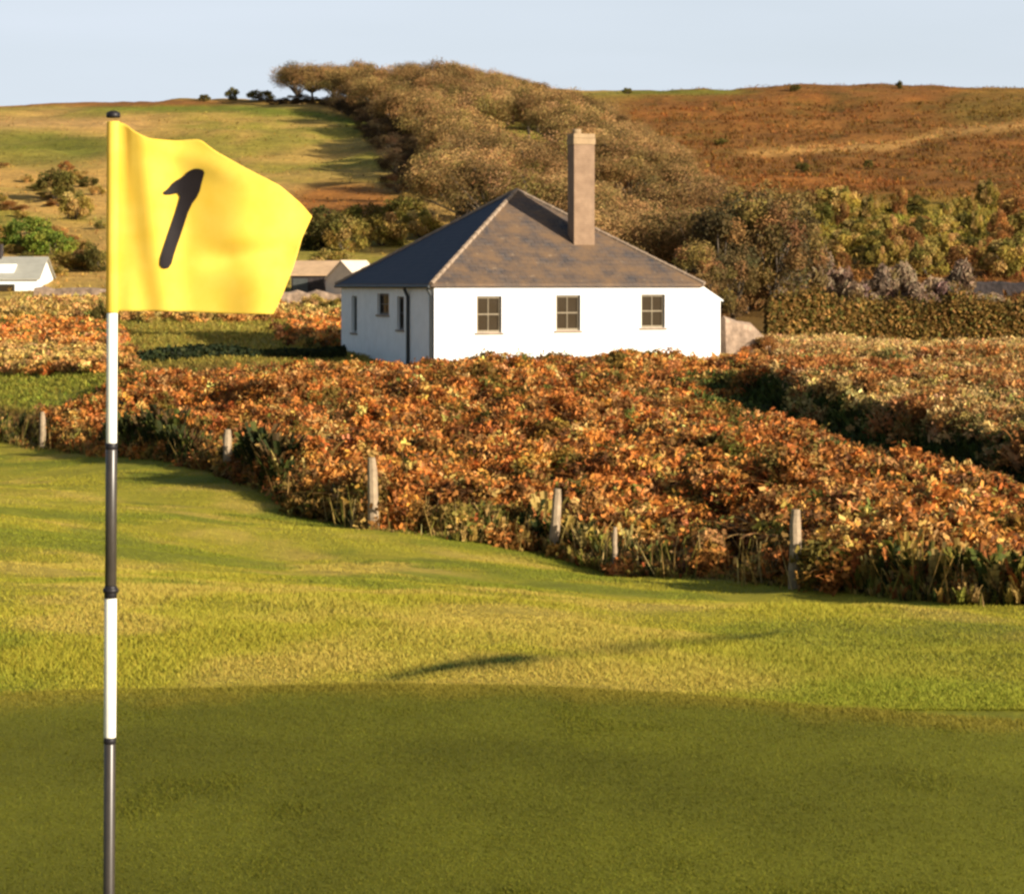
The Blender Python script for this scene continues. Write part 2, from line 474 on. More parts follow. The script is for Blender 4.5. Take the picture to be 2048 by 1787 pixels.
def fronds(base, height, cols, nf, npin, spread=0.5, wf=0.16, droop=0.4):
    """fern plants: arching fronds with paired pinnae. base (n,3), height (n,), cols (n,3)"""
    n = len(base); N = n*nf
    b = np.repeat(base, nf, 0); h = np.repeat(height, nf)*RNG.uniform(0.65, 1.1, N)
    c = np.repeat(cols, nf, 0)*RNG.uniform(0.7, 1.25, (N,1))
    az = RNG.uniform(0, 2*math.pi, N); lean = RNG.uniform(0.3, 1.0, N)*spread
    d = np.stack([np.cos(az), np.sin(az), np.zeros(N)], -1); side = np.stack([-np.sin(az), np.cos(az), np.zeros(N)], -1)
    V = []; C = []
    for j in range(npin):
        t0 = 0.25+0.75*j/npin; t1 = t0+0.75/npin*0.9
        def at(t): return b + d*(h*lean*t**1.5*1.5)[:,None] + np.stack([0*h, 0*h, h*(t*(1.12-0.1*t)-droop*lean*t**2.6)], -1)
        p0, p1 = at(t0), at(t1)
        w = h*wf*(1.08-t0)**0.8*RNG.uniform(0.5, 1.3, N)
        for sgn in (-1, 1):
            dr = np.stack([0*w, 0*w, -0.12*w + 0.1*w*RNG.normal(size=N)], -1)
            s = side*(sgn*w)[:,None] + d*(w*0.35)[:,None] + dr
            V.append(np.stack([p0, p0+s*0.9, p1+s, p1], 1)); C.append(c)
    V = np.stack(V, 1).reshape(-1, 3); C = np.repeat(np.stack(C, 1).reshape(-1, 3), 4, 0)
    return V, np.arange(len(V)).reshape(-1, 4), C

def blades(base, h, w, cols, lean=0.35):
    n = len(base); az = RNG.uniform(0, 2*math.pi, n)
    a = np.stack([np.cos(az), np.sin(az), 0*az], -1)*(w/2)[:,None]
    l = RNG.normal(size=(n,3))*lean; l[:,2] = 1
    tip = base+l*h[:,None]
    V = np.stack([base-a, base+a, tip], 1).reshape(-1, 3)
    return V, np.arange(3*n).reshape(n, 3), np.repeat(cols, 3, 0)

RUSTS = [lin(216,140,68), lin(194,120,54), lin(218,162,96), lin(118,82,44), lin(206,170,92), lin(128,122,56)]
def merge(parts):
    V = []; Fc = []; C = []; o = 0
    for v, f, c in parts:
        V.append(v); Fc.append(f+o); C.append(c); o += len(v)
    return np.concatenate(V), np.concatenate(Fc), np.concatenate(C)


def tufts(B, h, cols, nl, nq, q0=.03, q1=.07):
    """small crumpled leaflets in little clumps round every plant"""
    lump = np.repeat(B, nl, 0); hl = np.repeat(h, nl); cl = np.repeat(cols, nl, 0)
    m = len(lump); a = RNG.uniform(0, 2*math.pi, m); t = RNG.uniform(0.15, 1.0, m); r = RNG.uniform(.05, .36, m)*(1.15-.6*t)
    lump = lump+np.stack([np.cos(a)*r, np.sin(a)*r, hl*t*.9], -1)
    cl = np.clip(cl*np.clip(1+.22*RNG.normal(size=(m,1)), .45, 1.35)*(1+.05*RNG.normal(size=(m,3))), .006, .8)
    c2 = np.repeat(lump, nq, 0)+RNG.normal(size=(m*nq,3))*np.array([.075,.075,.06])
    v, f = quads(c2, RNG.normal(size=(m*nq,3))+np.array([0,0,.3]), RNG.uniform(q0, q1, m*nq), 2.1)
    return v, f, np.repeat(np.clip(np.repeat(cl, nq, 0)*(1+.08*RNG.normal(size=(m*nq,1))), .006, .8), 4, 0)

def bracken_field():
    n = 36000
    Y = RNG.uniform(32, 90, n*3); X = RNG.uniform(-0.245, 0.255, n*3)*Y
    keep = (Y > fence_y(X)+0.1+0.8*vnoise(X/.9, Y/.9, 60))
    al, sd, L = lane(X, Y)
    keep &= ~((al > 3) & (al < L+20) & (sd > -0.95-0.4*vnoise(X, Y, 61)))
    keep &= (sd < -1.0) | ((al < 3) & (sd < 3.2))
    px = HX+F*X/Y
    # left edge where the patch gives way to the green slope, and the house plot behind
    keep &= ~((px < 240) & (Y > 76 + (px-60)/30.0))
    keep &= ~((px < 90) & (Y > 74.5))
    back = np.where(X < -2.5, 84.5+0.3*X*0, 86.2+0.342/0.94*(X+2.54)-0.6)
    keep &= Y < np.where(X < -6.5, 84, back)
    keep &= RNG.uniform(size=len(X)) < 0.42+0.75*vnoise(X/0.9, Y/1.3, 62)+0.25*vnoise(X/3, Y/4, 68)
    X, Y = X[keep][:n], Y[keep][:n]
    Z = terrain(X, Y)
    n = len(X)
    nn = fbm(X/2.2, Y/3.5, 63); d = Y-fence_y(X)
    h = 0.86*np.clip(0.78+0.40*nn+0.2*vnoise(X/.8, Y/.8, 67)+0.42*vnoise(X/.45, Y/.6, 57), 0.24, 1.6)*np.clip(0.55+d/6, 0.55, 1)*np.where(Y > 76, 0.62, 1)
    al, sd, L = lane(X, Y); h = h*np.where((al > -4) & (al < L+20), 0.55+0.45*sstep(-1.2, -5.0, sd), 1)
    cols = palette(RUSTS, [9, 9, 4, 6, 2.2, 2.6], n, 0.30, 0.07)*(1+0.30*fbm(X/0.7, Y/1.2, 65)+0.15*fbm(X/3, Y/5, 88))[:,None]
    cols = np.clip(cols, .005, .9)
    g = np.clip(1-d/4, 0, 1)*RNG.uniform(0, 1, n)*sstep(-.5,.2,vnoise(X/1.2, Y/1.5, 69))
    cols = cols*(1-g[:,None]*0.8)+vary(lin(150,130,62), n)*g[:,None]*0.8
    gr = (vnoise(X/1.1+7, Y/1.6, 64) > 0.55)[:,None]*0.7
    cols = cols*(1-gr)+vary(lin(112,104,42), n)*gr
    B = np.stack([X, Y, Z-0.03], -1)
    near = Y < 56
    parts = [fronds(B[near], h[near]*.95, cols[near]*.92, 3, 7, .8, .10, .70), fronds(B[~near], h[~near]*.95, cols[~near]*.92, 3, 5, .8, .115, .70)]
    parts.append(tufts(B, h, cols*np.array([.86,.83,.82]), 7, 15))
    V, Fc, C = merge(parts)
    o = obj('bracken', mesh_np(V, Fc, C, [M['leaf']]))
    tag(o, 'dense rusty orange bracken filling the slope between the fence posts and the white cottage', 'bracken', kind='stuff')

def bracken_bank():
    n = 9000
    Y = RNG.uniform(44, 108, n*3); X = RNG.uniform(0.05, 0.3, n*3)*Y
    al, sd, L = lane(X, Y)
    keep = (sd > 0.75+0.4*vnoise(X, Y, 71)) & (X > 7.5+0*(Y))
    keep |= (Y > 78) & (X > 7.6) & (Y < 104)
    keep &= ~((Y > 84) & (Y < 100) & (X < 9.4))
    keep &= Y < 103
    keep &= RNG.uniform(size=len(X)) < 0.62+0.4*vnoise(X/1.7, Y/2.0, 72)
    X, Y = X[keep][:n], Y[keep][:n]; n = len(X); Z = terrain(X, Y)
    nn = fbm(X/2.0, Y/3.0, 73)
    cols = palette([lin(164,108,56), lin(194,160,102), lin(178,148,86), lin(130,90,46), lin(126,118,60)], [4, 6, 6, 3, 2.5], n, 0.2, 0.06)
    w = sstep(0.25, 0.6, nn)[:,None]*.8; cols = cols*(1-w)+w*vary(lin(164,104,52), n)
    st = sstep(94, 100, Y)[:,None]*.85; cols = cols*(1-st)+st*vary(lin(206,170,108), n)
    h = np.clip(0.55+0.3*nn, 0.22, 1.0)*np.where(Y > 92, 0.7, 1)
    B = np.stack([X,Y,Z-0.03],-1)
    V, Fc, C = merge([fronds(B, h, cols, 3, 3, 0.5, .13, .5), tufts(B, h*.85, cols*1.02, 6, 13)])
    o = obj('bank_bracken', mesh_np(V, Fc, C, [M['leaf']]))
    tag(o, 'mixed straw coloured grass and faded bracken on the bank right of the dark lane', 'bracken', kind='stuff')

def lane_grass():
    n = 9000
    t = RNG.uniform(-3, 44, n); sd = RNG.uniform(-1.6, 1.0, n)
    d = (LB-LA)/np.hypot(*(LB-LA)); nr = np.array([-d[1], d[0]]); nr = nr if nr[0] > 0 else -nr
    X = LA[0]+d[0]*t+nr[0]*sd; Y = LA[1]+d[1]*t+nr[1]*sd
    k = Y > fence_y(X)+1; X, Y = X[k], Y[k]; n = len(X)
    Z = terrain(X, Y)
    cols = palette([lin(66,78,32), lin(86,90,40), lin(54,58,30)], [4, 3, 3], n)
    V, Fc, C = fronds(np.stack([X,Y,Z-0.02],-1), RNG.uniform(0.2, 0.45, n), cols, 4, 2, 0.5)
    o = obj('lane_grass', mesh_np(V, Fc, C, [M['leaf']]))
    tag(o, 'dark green grass growing along the shaded sunken lane', 'grass', kind='stuff')

def left_rough():
    """bracken patch and tussocks on the left, behind the fence, up to the field"""
    n = 6500
    Y = RNG.uniform(74, 122, n*3); X = RNG.uniform(-0.23, -0.06, n*3)*Y
    px = HX+F*X/Y; Z = terrain(X, Y); py = HY-F*Z/Y
    m = np.maximum.reduce([soft(px, py, 70, 678, 150, 26), 0.8*soft(px, py, 60, 726, 190, 22), soft(px, py, 640, 672, 70, 24)*0.5,
                           0.9*soft(px, py, 250, 622, 500, 14)*(px < 215), 0.3*soft(px, py, 400, 630, 320, 14)])
    keep = RNG.uniform(size=len(X)) < m
    X, Y, Z, px, py = [a[keep][:n] for a in (X, Y, Z, px, py)]; n = len(X)
    cols = palette(RUSTS, [6, 8, 3, 5, 2, 3], n, 0.2)*0.86
    w = np.clip(soft(px, py, 60, 726, 190, 20)+soft(px, py, 260, 620, 600, 26), 0, 0.85)[:,None]
    cols = cols*(1-w)+w*vary(lin(170,142,80), n)
    B = np.stack([X,Y,Z-0.03],-1); h = RNG.uniform(0.25, 0.6, n)
    V, Fc, C = merge([fronds(B, h, cols, 3, 3, 0.5, .13, .5), tufts(B, h*.9, cols*.92, 5, 12, .05, .1)])
    o = obj('rough_tussocks', mesh_np(V, Fc, C, [M['leaf']]))
    tag(o, 'rusty bracken patch and straw tussocks at the left behind the flagstick', 'bracken', kind='stuff')

def fence_undergrowth():
    n = 6200
    X = RNG.uniform(-19, 12, n*2); d = np.abs(RNG.normal(size=n*2))*1.3-0.5+0.6*vnoise(X/1.1, X*0, 77)
    Y = fence_y(X)+d
    k = (np.abs((X)/Y) < 0.29) & (RNG.uniform(size=n*2) < .55+.5*vnoise(X/.7, d/.8, 78)); X, Y, d = X[k][:n], Y[k][:n], d[k][:n]; n = len(X)
    px = HX+F*X/Y
    Z = terrain(X, Y)
    dark = sstep(760, 600, px)*sstep(120, 260, px)  # shade on the left stretch painted in with darker weeds
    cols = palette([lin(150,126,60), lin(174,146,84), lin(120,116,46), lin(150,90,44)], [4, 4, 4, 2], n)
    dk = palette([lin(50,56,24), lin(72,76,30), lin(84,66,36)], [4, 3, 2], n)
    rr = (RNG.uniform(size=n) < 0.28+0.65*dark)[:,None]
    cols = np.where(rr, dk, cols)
    h = RNG.uniform(0.15, 0.5, n)*(1+.6*vnoise(X/.6, d/.6, 79))*np.where(d < 0.2, .55, 1)*(1+.7*dark)*np.clip(.75+.7*vnoise(X/1.7, X*0+3, 74), .25, 1.5)
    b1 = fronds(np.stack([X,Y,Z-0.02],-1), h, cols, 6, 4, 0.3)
    m = 3600; X2 = RNG.uniform(-14, 9.5, m); Y2 = fence_y(X2)+RNG.uniform(-.7, 3.0, m); k2 = RNG.uniform(size=m) < .35+.8*vnoise(X2/.8, Y2/.8, 76)
    X2, Y2 = X2[k2], Y2[k2]; m = len(X2)
    st = palette([lin(186,160,100), lin(164,132,70), lin(130,122,52)], [4,4,3], m)
    Vb, Fb, Cb = blades(np.stack([X2,Y2,terrain(X2,Y2)-.02],-1), RNG.uniform(.2, .75, m), RNG.uniform(.015,.035,m), st, .25)
    Vb = Vb.reshape(-1,3,3); Vb = np.concatenate([Vb, Vb[:,2:3]+np.array([.004,0,-.01])], 1).reshape(-1,3); Cb = np.repeat(Cb.reshape(-1,3,3)[:,0], 4, 0)
    V, Fc, C = merge([b1, (Vb, np.arange(len(Vb)).reshape(-1,4), Cb)])
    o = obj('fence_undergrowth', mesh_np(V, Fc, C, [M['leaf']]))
    tag(o, 'weeds and dry grass stems tangled along the foot of the fence posts', 'undergrowth', kind='stuff')

def fairway_grass():
    n = 760000
    Y = 11.0+(66.0)*RNG.uniform(size=n)**2.1; X = RNG.uniform(-0.225, 0.225, n)*Y + RNG.uniform(-1.6, 1.6, n)
    k = (Y > green_edge(X)-0.10) & (Y < fence_y(X)+0.5); X, Y = X[k], Y[k]; n = len(X)
    Z = terrain(X, Y)
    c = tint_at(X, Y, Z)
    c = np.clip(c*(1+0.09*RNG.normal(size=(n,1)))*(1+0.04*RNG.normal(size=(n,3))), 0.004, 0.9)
    pt = fbm(X/1.2, Y/2.0, 81)
    rim = sstep(1.2, 0.0, Y-green_edge(X))
    h = np.clip(RNG.uniform(0.012, 0.030, n)*(1+0.6*pt)*(1-0.55*rim), 0.006, 0.09)
    V, Fc, C = blades(np.stack([X,Y,Z-0.004],-1), h, RNG.uniform(0.004, 0.008, n)*(1+Y/30), c, 0.5)
    o = obj('fairway_grass', mesh_np(V, Fc, C, [M['grass']]))
    tag(o, 'short golden green grass blades covering the fairway behind the green', 'grass', kind='stuff')

def hill_scrub():
    n = 26000
    Y = RNG.uniform(120, 335, n*2); X = RNG.uniform(-0.23, 0.23, n*2)*Y
    px = HX+F*X/Y
    dens = 0.25+0.55*sstep(1150, 1350, px)+0.25*fbm(X/6, Y/9, 91)
    k = RNG.uniform(size=len(X)) < dens; X, Y = X[k][:n], Y[k][:n]; n = len(X)
    Z = terrain(X, Y); c = tint_at(X, Y, Z); px = HX+F*X/Y
    c = np.clip(c*RNG.uniform(0.5, 1.4, (n,1))*(1+0.09*RNG.normal(size=(n,3))), 0.01, 0.8)
    h = RNG.uniform(0.15, 0.55, n)*(0.6+0.5*sstep(1150, 1350, px))*np.where(Y > 300, .5, 1)
    V, Fc, C = fronds(np.stack([X,Y,Z-0.02],-1), h, c, 4, 2, 0.7)
    o = obj('hill_scrub', mesh_np(V, Fc, C, [M['leaf']]))
    tag(o, 'low brown bracken and heath cover on the hills behind the cottage', 'scrub', kind='stuff')

def green_grass():
    n = 420000
    Y = RNG.uniform(6.9, 11.9, n); X = RNG.uniform(-0.215, 0.215, n)*Y + RNG.uniform(-1.5, 1.5, n)
    d = green_edge(X)-Y
    k = d > -0.05; X, Y, d = X[k], Y[k], d[k]; n = len(X)
    n1 = fbm(X/1.3, Y/1.6, 51); n2 = fbm(X/0.3, Y/0.5, 52)
    c = np.tile(lin(101,101,26), (n, 1))*(1+0.17*n1+0.12*n2+0.14*RNG.normal(size=n))[:,None]*(1+0.05*RNG.normal(size=(n,3)))
    c = c*(1+0.07*np.tanh(3*np.sin((Y*0.97+X*0.22)*2.6+0.5*n1)))[:,None]
    cw = sstep(0.6, 0.0, d+0.2*n2)[:,None]*0.8
    c = np.clip(c*(1-cw)+cw*lin(146,132,48), .004, .9)
    h = RNG.uniform(0.004, 0.009, n)*(1+1.2*cw[:,0])*(1+0.6*sstep(.4, .9, vnoise(X/.25, Y/.4, 58)))
    V, Fc, C = blades(np.stack([X,Y,terrain(X,Y)+0.002],-1), h, RNG.uniform(.003, .006, n), c, 0.7)
    tag(obj('green_grass', mesh_np(V, Fc, C, [M['grass']])), 'very short dark olive grass of the mown putting green in the foreground', 'grass', kind='stuff')

def field_grass():
    n = 30000
    Y = RNG.uniform(76, 118, n*2); X = RNG.uniform(-0.23, -0.055, n*2)*Y
    k = (Y > fence_y(X)+3) & (RNG.uniform(size=n*2) < .6+.4*vnoise(X/1.2, Y/3, 66)); X, Y = X[k][:n], Y[k][:n]; n = len(X)
    Z = terrain(X, Y); c = tint_at(X, Y, Z)*RNG.uniform(.75, 1.35, (n,1))*(1+.07*RNG.normal(size=(n,3)))
    V, Fc, C = fronds(np.stack([X,Y,Z-.01],-1), RNG.uniform(.07, .22, n), np.clip(c, .005, .9), 4, 2, .7)
    tag(obj('field_grass', mesh_np(V, Fc, C, [M['leaf']])), 'tufty olive grass of the small field left of the cottage', 'grass', kind='stuff')

green_grass(); field_grass()
bracken_field(); bracken_bank(); lane_grass(); left_rough(); fence_undergrowth(); fairway_grass(); hill_scrub()

# ------------------------------------------------------------------ flagstick
FY = 5.2
def fx(px): return (px-HX)/1000.0      # at 5.2 m one metre is 1000 px of the 2048 wide picture
def fz(py): return (HY-py)/1000.0
M['white_pole'] = plain('white_pole_paint', (0.80, 0.77, 0.66), 0.35, 0.06, 30, 0.4)
M['black_pole'] = plain('dark_pole_paint', (0.035, 0.028, 0.022), 0.35, 0.25, 30, 0.5)
M['collar'] = plain('black_collar', (0.012, 0.010, 0.012), 0.5, 0.2, 30)
def flag_cloth():
    m, nt, p = mat('yellow_flag_cloth')
    co = nt.nodes.new('ShaderNodeTexCoord').outputs['Object']
    n = noise(nt, 14, 4, 0.6, co)
    r = ramp(nt, n.outputs[0], [(0.3, (0.79,0.54,0.06)), (0.7, (0.85,0.61,0.10))])
    nt.links.new(r.outputs[0], p.inputs['Base Color']); p.inputs['Roughness'].default_value = 0.7
    p.inputs['Specular IOR Level'].default_value = 0.15
    w = noise(nt, 600, 2, 0.5, co); bump(nt, p, w.outputs[0], 0.15, 0.0008)
    t = nt.nodes.new('ShaderNodeBsdfTranslucent'); nt.links.new(r.outputs[0], t.inputs[0])
    mx = nt.nodes.new('ShaderNodeMixShader'); mx.inputs[0].default_value = 0.25
    nt.links.new(p.outputs[0], mx.inputs[1]); nt.links.new(t.outputs[0], mx.inputs[2])
    nt.links.new(mx.outputs[0], nt.nodes['Material Output'].inputs[0])
    return m
M['flag'] = flag_cloth()
M['ink'] = plain('black_ink', (0.012, 0.009, 0.010), 0.7, 0.2, 30, 0.15)

def flagstick():
    top = (fx(226.5), fz(236)); bot = (fx(214.5), -1.83)
    def axis(py):
        z = fz(py); t = (z-bot[1])/(top[1]-bot[1]); return (bot[0]+(top[0]-bot[0])*t, FY, z)
    root = empty('flagstick', (bot[0], FY, -1.79))
    tag(root, 'tall golf flagstick with black and white bands and a yellow number one flag', 'flagstick')
    off = Vector(root.location)
    def sec(name, y0, y1, r, m, parent=root):
        a = Vector(axis(y0))-off; b = Vector(axis(y1))-off
        e = Vector((0,0,0.0015))
        mb = MB(); mb.tube([a, a-e, b+e, b], [r*0.93, r, r, r*0.93], 20); return mb.build(name, m, parent, smooth=True)
    sec('white_band', 626, 886, 0.0108, M['white_pole'])
    sec('dark_band', 898, 1171, 0.0116, M['black_pole'])
    sec('white_band', 1196, 1474, 0.0122, M['white_pole'])
    sec('dark_band', 1486, 2400, 0.0116, M['black_pole'])
    sec('collar', 886, 898, 0.0121, M['collar'])
    c = sec('collar', 1171, 1196, 0.0128, M['collar'])
    sec('collar', 1474, 1486, 0.0126, M['collar'])
    mb = MB()
    p = Vector(axis(1180))-off; mb.tube([p+Vector((0,0,.005)), p+Vector((0,0,.004)), p-Vector((0,0,.004)), p-Vector((0,0,.005))], [0.0128,0.0155,0.0155,0.0128], 20)
    mb.build('ring', M['collar'], c, smooth=True)
    mb = MB(); p = Vector(axis(236))-off
    mb.tube([p, p+Vector((0,0,.002)), p+Vector((0,0,.010)), p+Vector((0,0,.014))], [0.0118, 0.0145, 0.0135, 0.006], 20)
    mb.build('cap', M['collar'], root, smooth=True)
    # cloth
    topc = np.array([(226,242),(248,246),(272,264),(300,278),(350,281),(400,278),(430,301),(490,335),(560,371),(600,406),(622,432)], float)
    botc = np.array([(220,622),(300,622),(380,623),(460,627),(548,628)], float)
    ri = np.array([(622,432),(603,476),(587,535),(567,588),(548,628)], float)
    le = np.array([(226,242),(224,340),(222,480),(220,622)], float)
    def samp(c, n, sm=True):
        d = np.concatenate([[0], np.cumsum(np.hypot(*np.diff(c, axis=0).T))]); d /= d[-1]
        t = np.linspace(0, 1, n); r = np.stack([np.interp(t, d, c[:,0]), np.interp(t, d, c[:,1])], -1)
        for _ in range(3):
            r[1:-1] = 0.25*r[:-2]+0.5*r[1:-1]+0.25*r[2:]
        return r
    nu, nv = 90, 80
    T, B, R, L = samp(topc, nu), samp(botc, nu), samp(ri, nv), samp(le, nv)
    u = np.linspace(0,1,nu)[None,:,None]; v = np.linspace(0,1,nv)[:,None,None]
    G = (1-v)*T[None]+v*B[None]+(1-u)*L[:,None]+u*R[:,None]-((1-u)*(1-v)*T[0]+u*(1-v)*T[-1]+(1-u)*v*B[0]+u*v*B[-1])
    def depth(px, py):
        s = np.clip((px-225)/400.0, 0, 1); t = (py-260)/370.0
        y = 0.019*np.sin(3.0*s*math.pi/1.25-0.5*t)*s**0.7*1.3
        y += -0.022*np.exp(-((s-0.16-0.10*t)/0.09)**2)*sstep(0.0, 0.1, s)
        y += 0.016*np.exp(-(((py-510+0.12*(px-500))/26)**2))*sstep(0.38, 0.6, s)*sstep(1.0, 0.85, s)
        y += 0.012*np.sin((px*0.6+py)/38.0)*sstep(0.55, 1.0, s)
        y += -0.006*np.exp(-((py-286-0.35*(px-300))/26)**2)*sstep(0.1, 0.3, s)*sstep(0.75, 0.5, s)
        y += 0.009*np.sin(px/24.0+1.0)*sstep(0.55, 1.0, t)*sstep(0.0, 0.15, s)*(1-s)
        return y*sstep(0.0, 0.10, s)
    px, py = G[...,0], G[...,1]
    yy = depth(px, py)
    rel = lambda px, py, y: np.stack([fx(px)-off.x, y, fz(py)-off.z], -1)
    V = rel(px, py, yy).reshape(-1, 3)
    idx = np.arange(nu*nv).reshape(nv, nu)
    fa = np.stack([idx[:-1,:-1], idx[1:,:-1], idx[1:,1:], idx[:-1,1:]], -1).reshape(-1, 4)
    fl = obj('flag', mesh_np(V, fa, None, [M['flag']], True), root)
    so = fl.modifiers.new('thick', 'SOLIDIFY'); so.thickness = 0.0009; so.offset = 1.0 if False else -1.0
    mb = MB()
    a = Vector(axis(243))-off; b = Vector(axis(625))-off
    mb.tube([a, a-Vector((0,0,.002)), b+Vector((0,0,.002)), b], [0.0118,0.0126,0.0126,0.0118], 24)
    mb.build('sleeve', M['flag'], fl, smooth=True)
    # the printed figure 1, on the cloth
    Z = [(1205,560),(1150,545),(1105,560),(1070,595),(1015,625),(985,665),(952,690),(975,706),(1060,685),(1030,790),(1000,880),(966,990),(935,1100),(958,1136),(1000,1128),(1025,1030),(1062,920),(1110,770),(1165,700),(1185,620)]
    poly = [(x/2.9257, 150+y/2.9257) for x, y in Z]
    import bmesh
    for _ in range(1):
        poly = [q for (a, b) in zip(poly, poly[1:]+poly[:1]) for q in ((.75*a[0]+.25*b[0], .75*a[1]+.25*b[1]), (.25*a[0]+.75*b[0], .25*a[1]+.75*b[1]))]
    bm = bmesh.new()
    bm.faces.new([bm.verts.new((x, y, 0)) for x, y in poly])
    bmesh.ops.triangulate(bm, faces=bm.faces[:])
    bmesh.ops.subdivide_edges(bm, edges=bm.edges[:], cuts=5, use_grid_fill=True)
    bmesh.ops.triangulate(bm, faces=bm.faces[:])
    for vt in bm.verts:
        x, y = vt.co.x, vt.co.y
        d = float(depth(np.array([x]), np.array([y]))[0])-0.0028
        vt.co = Vector((fx(x)-off.x, d, fz(y)-off.z))
    me = bpy.data.meshes.new('number'); bm.to_mesh(me); bm.free(); me.materials.append(M['ink'])
    obj('number', me, fl)
flagstick()

# ------------------------------------------------------------------ cottage
def whitewash():
    m, nt, p = mat('whitewash')
    co = nt.nodes.new('ShaderNodeTexCoord').outputs['Object']
    n = noise(nt, 2.2, 6, 0.65, co)
    r = ramp(nt, n.outputs[0], [(0.3, (0.72,0.72,0.70)), (0.65, (0.82,0.82,0.80))])
    nt.links.new(r.outputs[0], p.inputs['Base Color']); p.inputs['Roughness'].default_value = 0.85
    b = noise(nt, 14, 6, 0.7, co); bump(nt, p, b.outputs[0], 0.5, 0.02)
    return m
def slate(lichen_lit_side=True):
    m, nt, p = mat('slate')
    tc = nt.nodes.new('ShaderNodeTexCoord').outputs['UV']
    br = nt.nodes.new('ShaderNodeTexBrick'); nt.links.new(tc, br.inputs[0])
    br.inputs['Scale'].default_value = 1.0; br.inputs['Brick Width'].default_value = 0.34; br.inputs['Row Height'].default_value = 0.24
    br.inputs['Mortar Size'].default_value = 0.012
    br.inputs['Color1'].default_value = (0.050,0.046,0.048,1); br.inputs['Color2'].default_value = (0.080,0.070,0.066,1); br.inputs['Mortar'].default_value = (0.016,0.016,0.020,1)
    n = noise(nt, 0.9, 6, 0.7, tc)
    r = ramp(nt, n.outputs[0], [(0.36, (0,0,0)), (0.6, (0.9,0.9,0.9))])
    c = mixc(nt, br.outputs[0], (0.16,0.098,0.052), r.outputs[0])
    n2 = noise(nt, 3.5, 4, 0.6, tc)
    r2 = ramp(nt, n2.outputs[0], [(0.62, (0,0,0)), (0.74, (0.7,0.7,0.7))])
    c = mixc(nt, c, (0.24,0.18,0.12), r2.outputs[0])
    if not lichen_lit_side: c = mixc(nt, mixc(nt, br.outputs[0], (0.022,0.030,0.055), 0.65), (0.06,0.068,0.09), r2.outputs[0])  # shade painted in: darker, bluer slate for the slopes turned from the sun
    nt.links.new(c, p.inputs['Base Color']); p.inputs['Roughness'].default_value = 0.7
    p.inputs['Specular IOR Level'].default_value = 0.25
    bump(nt, p, br.outputs['Fac'], -0.5, 0.02)
    return m
def brickwork():
    m, nt, p = mat('chimney_brick')
    co = nt.nodes.new('ShaderNodeTexCoord').outputs['Object']
    n = noise(nt, 3.0, 5, 0.65, co)
    r = ramp(nt, n.outputs[0], [(0.3, (0.155,0.092,0.052)), (0.7, (0.25,0.160,0.095))])
    w = nt.nodes.new('ShaderNodeTexWave'); w.wave_type = 'BANDS'; w.bands_direction = 'Z'; w.inputs['Scale'].default_value = 4.2
    w.inputs['Distortion'].default_value = 0.3
    nt.links.new(co, w.inputs['Vector'])
    c = mixc(nt, r.outputs[0], (0.25,0.19,0.13), ramp(nt, w.outputs[0], [(0.86, (0,0,0)), (0.95, (0.5,)*3)]).outputs[0])
    nt.links.new(c, p.inputs['Base Color']); p.inputs['Roughness'].default_value = 0.9
    bump(nt, p, w.outputs[0], 0.3, 0.01)
    return m
M['whitewash'] = whitewash(); M['slate'] = slate(); M['shade_slate'] = slate(False); M['brick'] = brickwork()
M['hip'] = plain('hip_tile', (0.25, 0.185, 0.13), 0.85, 0.3, 4, 0.2, 0.01)
M['frame'] = plain('window_frame', (0.20, 0.16, 0.10), 0.6, 0.2, 6)
M['pipe'] = plain('pipe', (0.03, 0.035, 0.035), 0.5, 0.2, 6)
M['door'] = plain('door', (0.05, 0.055, 0.05), 0.6, 0.25, 5)
M['greydoor'] = plain('grey_panel', (0.22, 0.23, 0.21), 0.6, 0.2, 5)
M['cream'] = plain('cream_render', (0.62, 0.50, 0.38), 0.9, 0.12, 2.5, 0.2, 0.02)
M['pot'] = plain('chimney_cap', (0.29, 0.20, 0.11), 0.85, 0.2, 4)
def glass():
    m, nt, p = mat('window_glass')
    p.inputs['Base Color'].default_value = (0.035, 0.024, 0.012, 1); p.inputs['Roughness'].default_value = 0.2; p.inputs['Specular IOR Level'].default_value = 0.15
    co = nt.nodes.new('ShaderNodeTexCoord').outputs['Object']
    n = noise(nt, 2.0, 2, 0.5, co); bump(nt, p, n.outputs[0], 0.2, 0.05)
    return m
M['glass'] = glass()

TH = math.radians(20)
L1, L2, EAVE = 9.75, 11.1, -0.03
HB = -2.95     # foot of the walls, a little in the ground
c0 = (-2.60, 87.0)

def wall_grid(mb, a0, a1, z0, z1, holes, place, depth=0.2):
    """a wall face with rectangular openings and their reveals; place(a, d, z) -> local point, d into the house"""
    xs = sorted({a0, a1, *[h[0] for h in holes], *[h[1] for h in holes]})
    zs = sorted({z0, z1, *[h[2] for h in holes], *[h[3] for h in holes]})
    for i in range(len(xs)-1):
        for j in range(len(zs)-1):
            cx, cz = (xs[i]+xs[i+1])/2, (zs[j]+zs[j+1])/2
            if any(h[0] < cx < h[1] and h[2] < cz < h[3] for h in holes): continue
            mb.add([place(xs[i],0,zs[j]), place(xs[i+1],0,zs[j]), place(xs[i+1],0,zs[j+1]), place(xs[i],0,zs[j+1])], [(0,1,2,3)])
    for h in holes:
        q = [(h[0],h[2]),(h[1],h[2]),(h[1],h[3]),(h[0],h[3])]
        for k in range(4):
            p, r = q[k], q[(k+1) % 4]
            mb.add([place(p[0],0,p[1]), place(r[0],0,r[1]), place(r[0],depth,r[1]), place(p[0],depth,p[1])], [(0,3,2,1)])

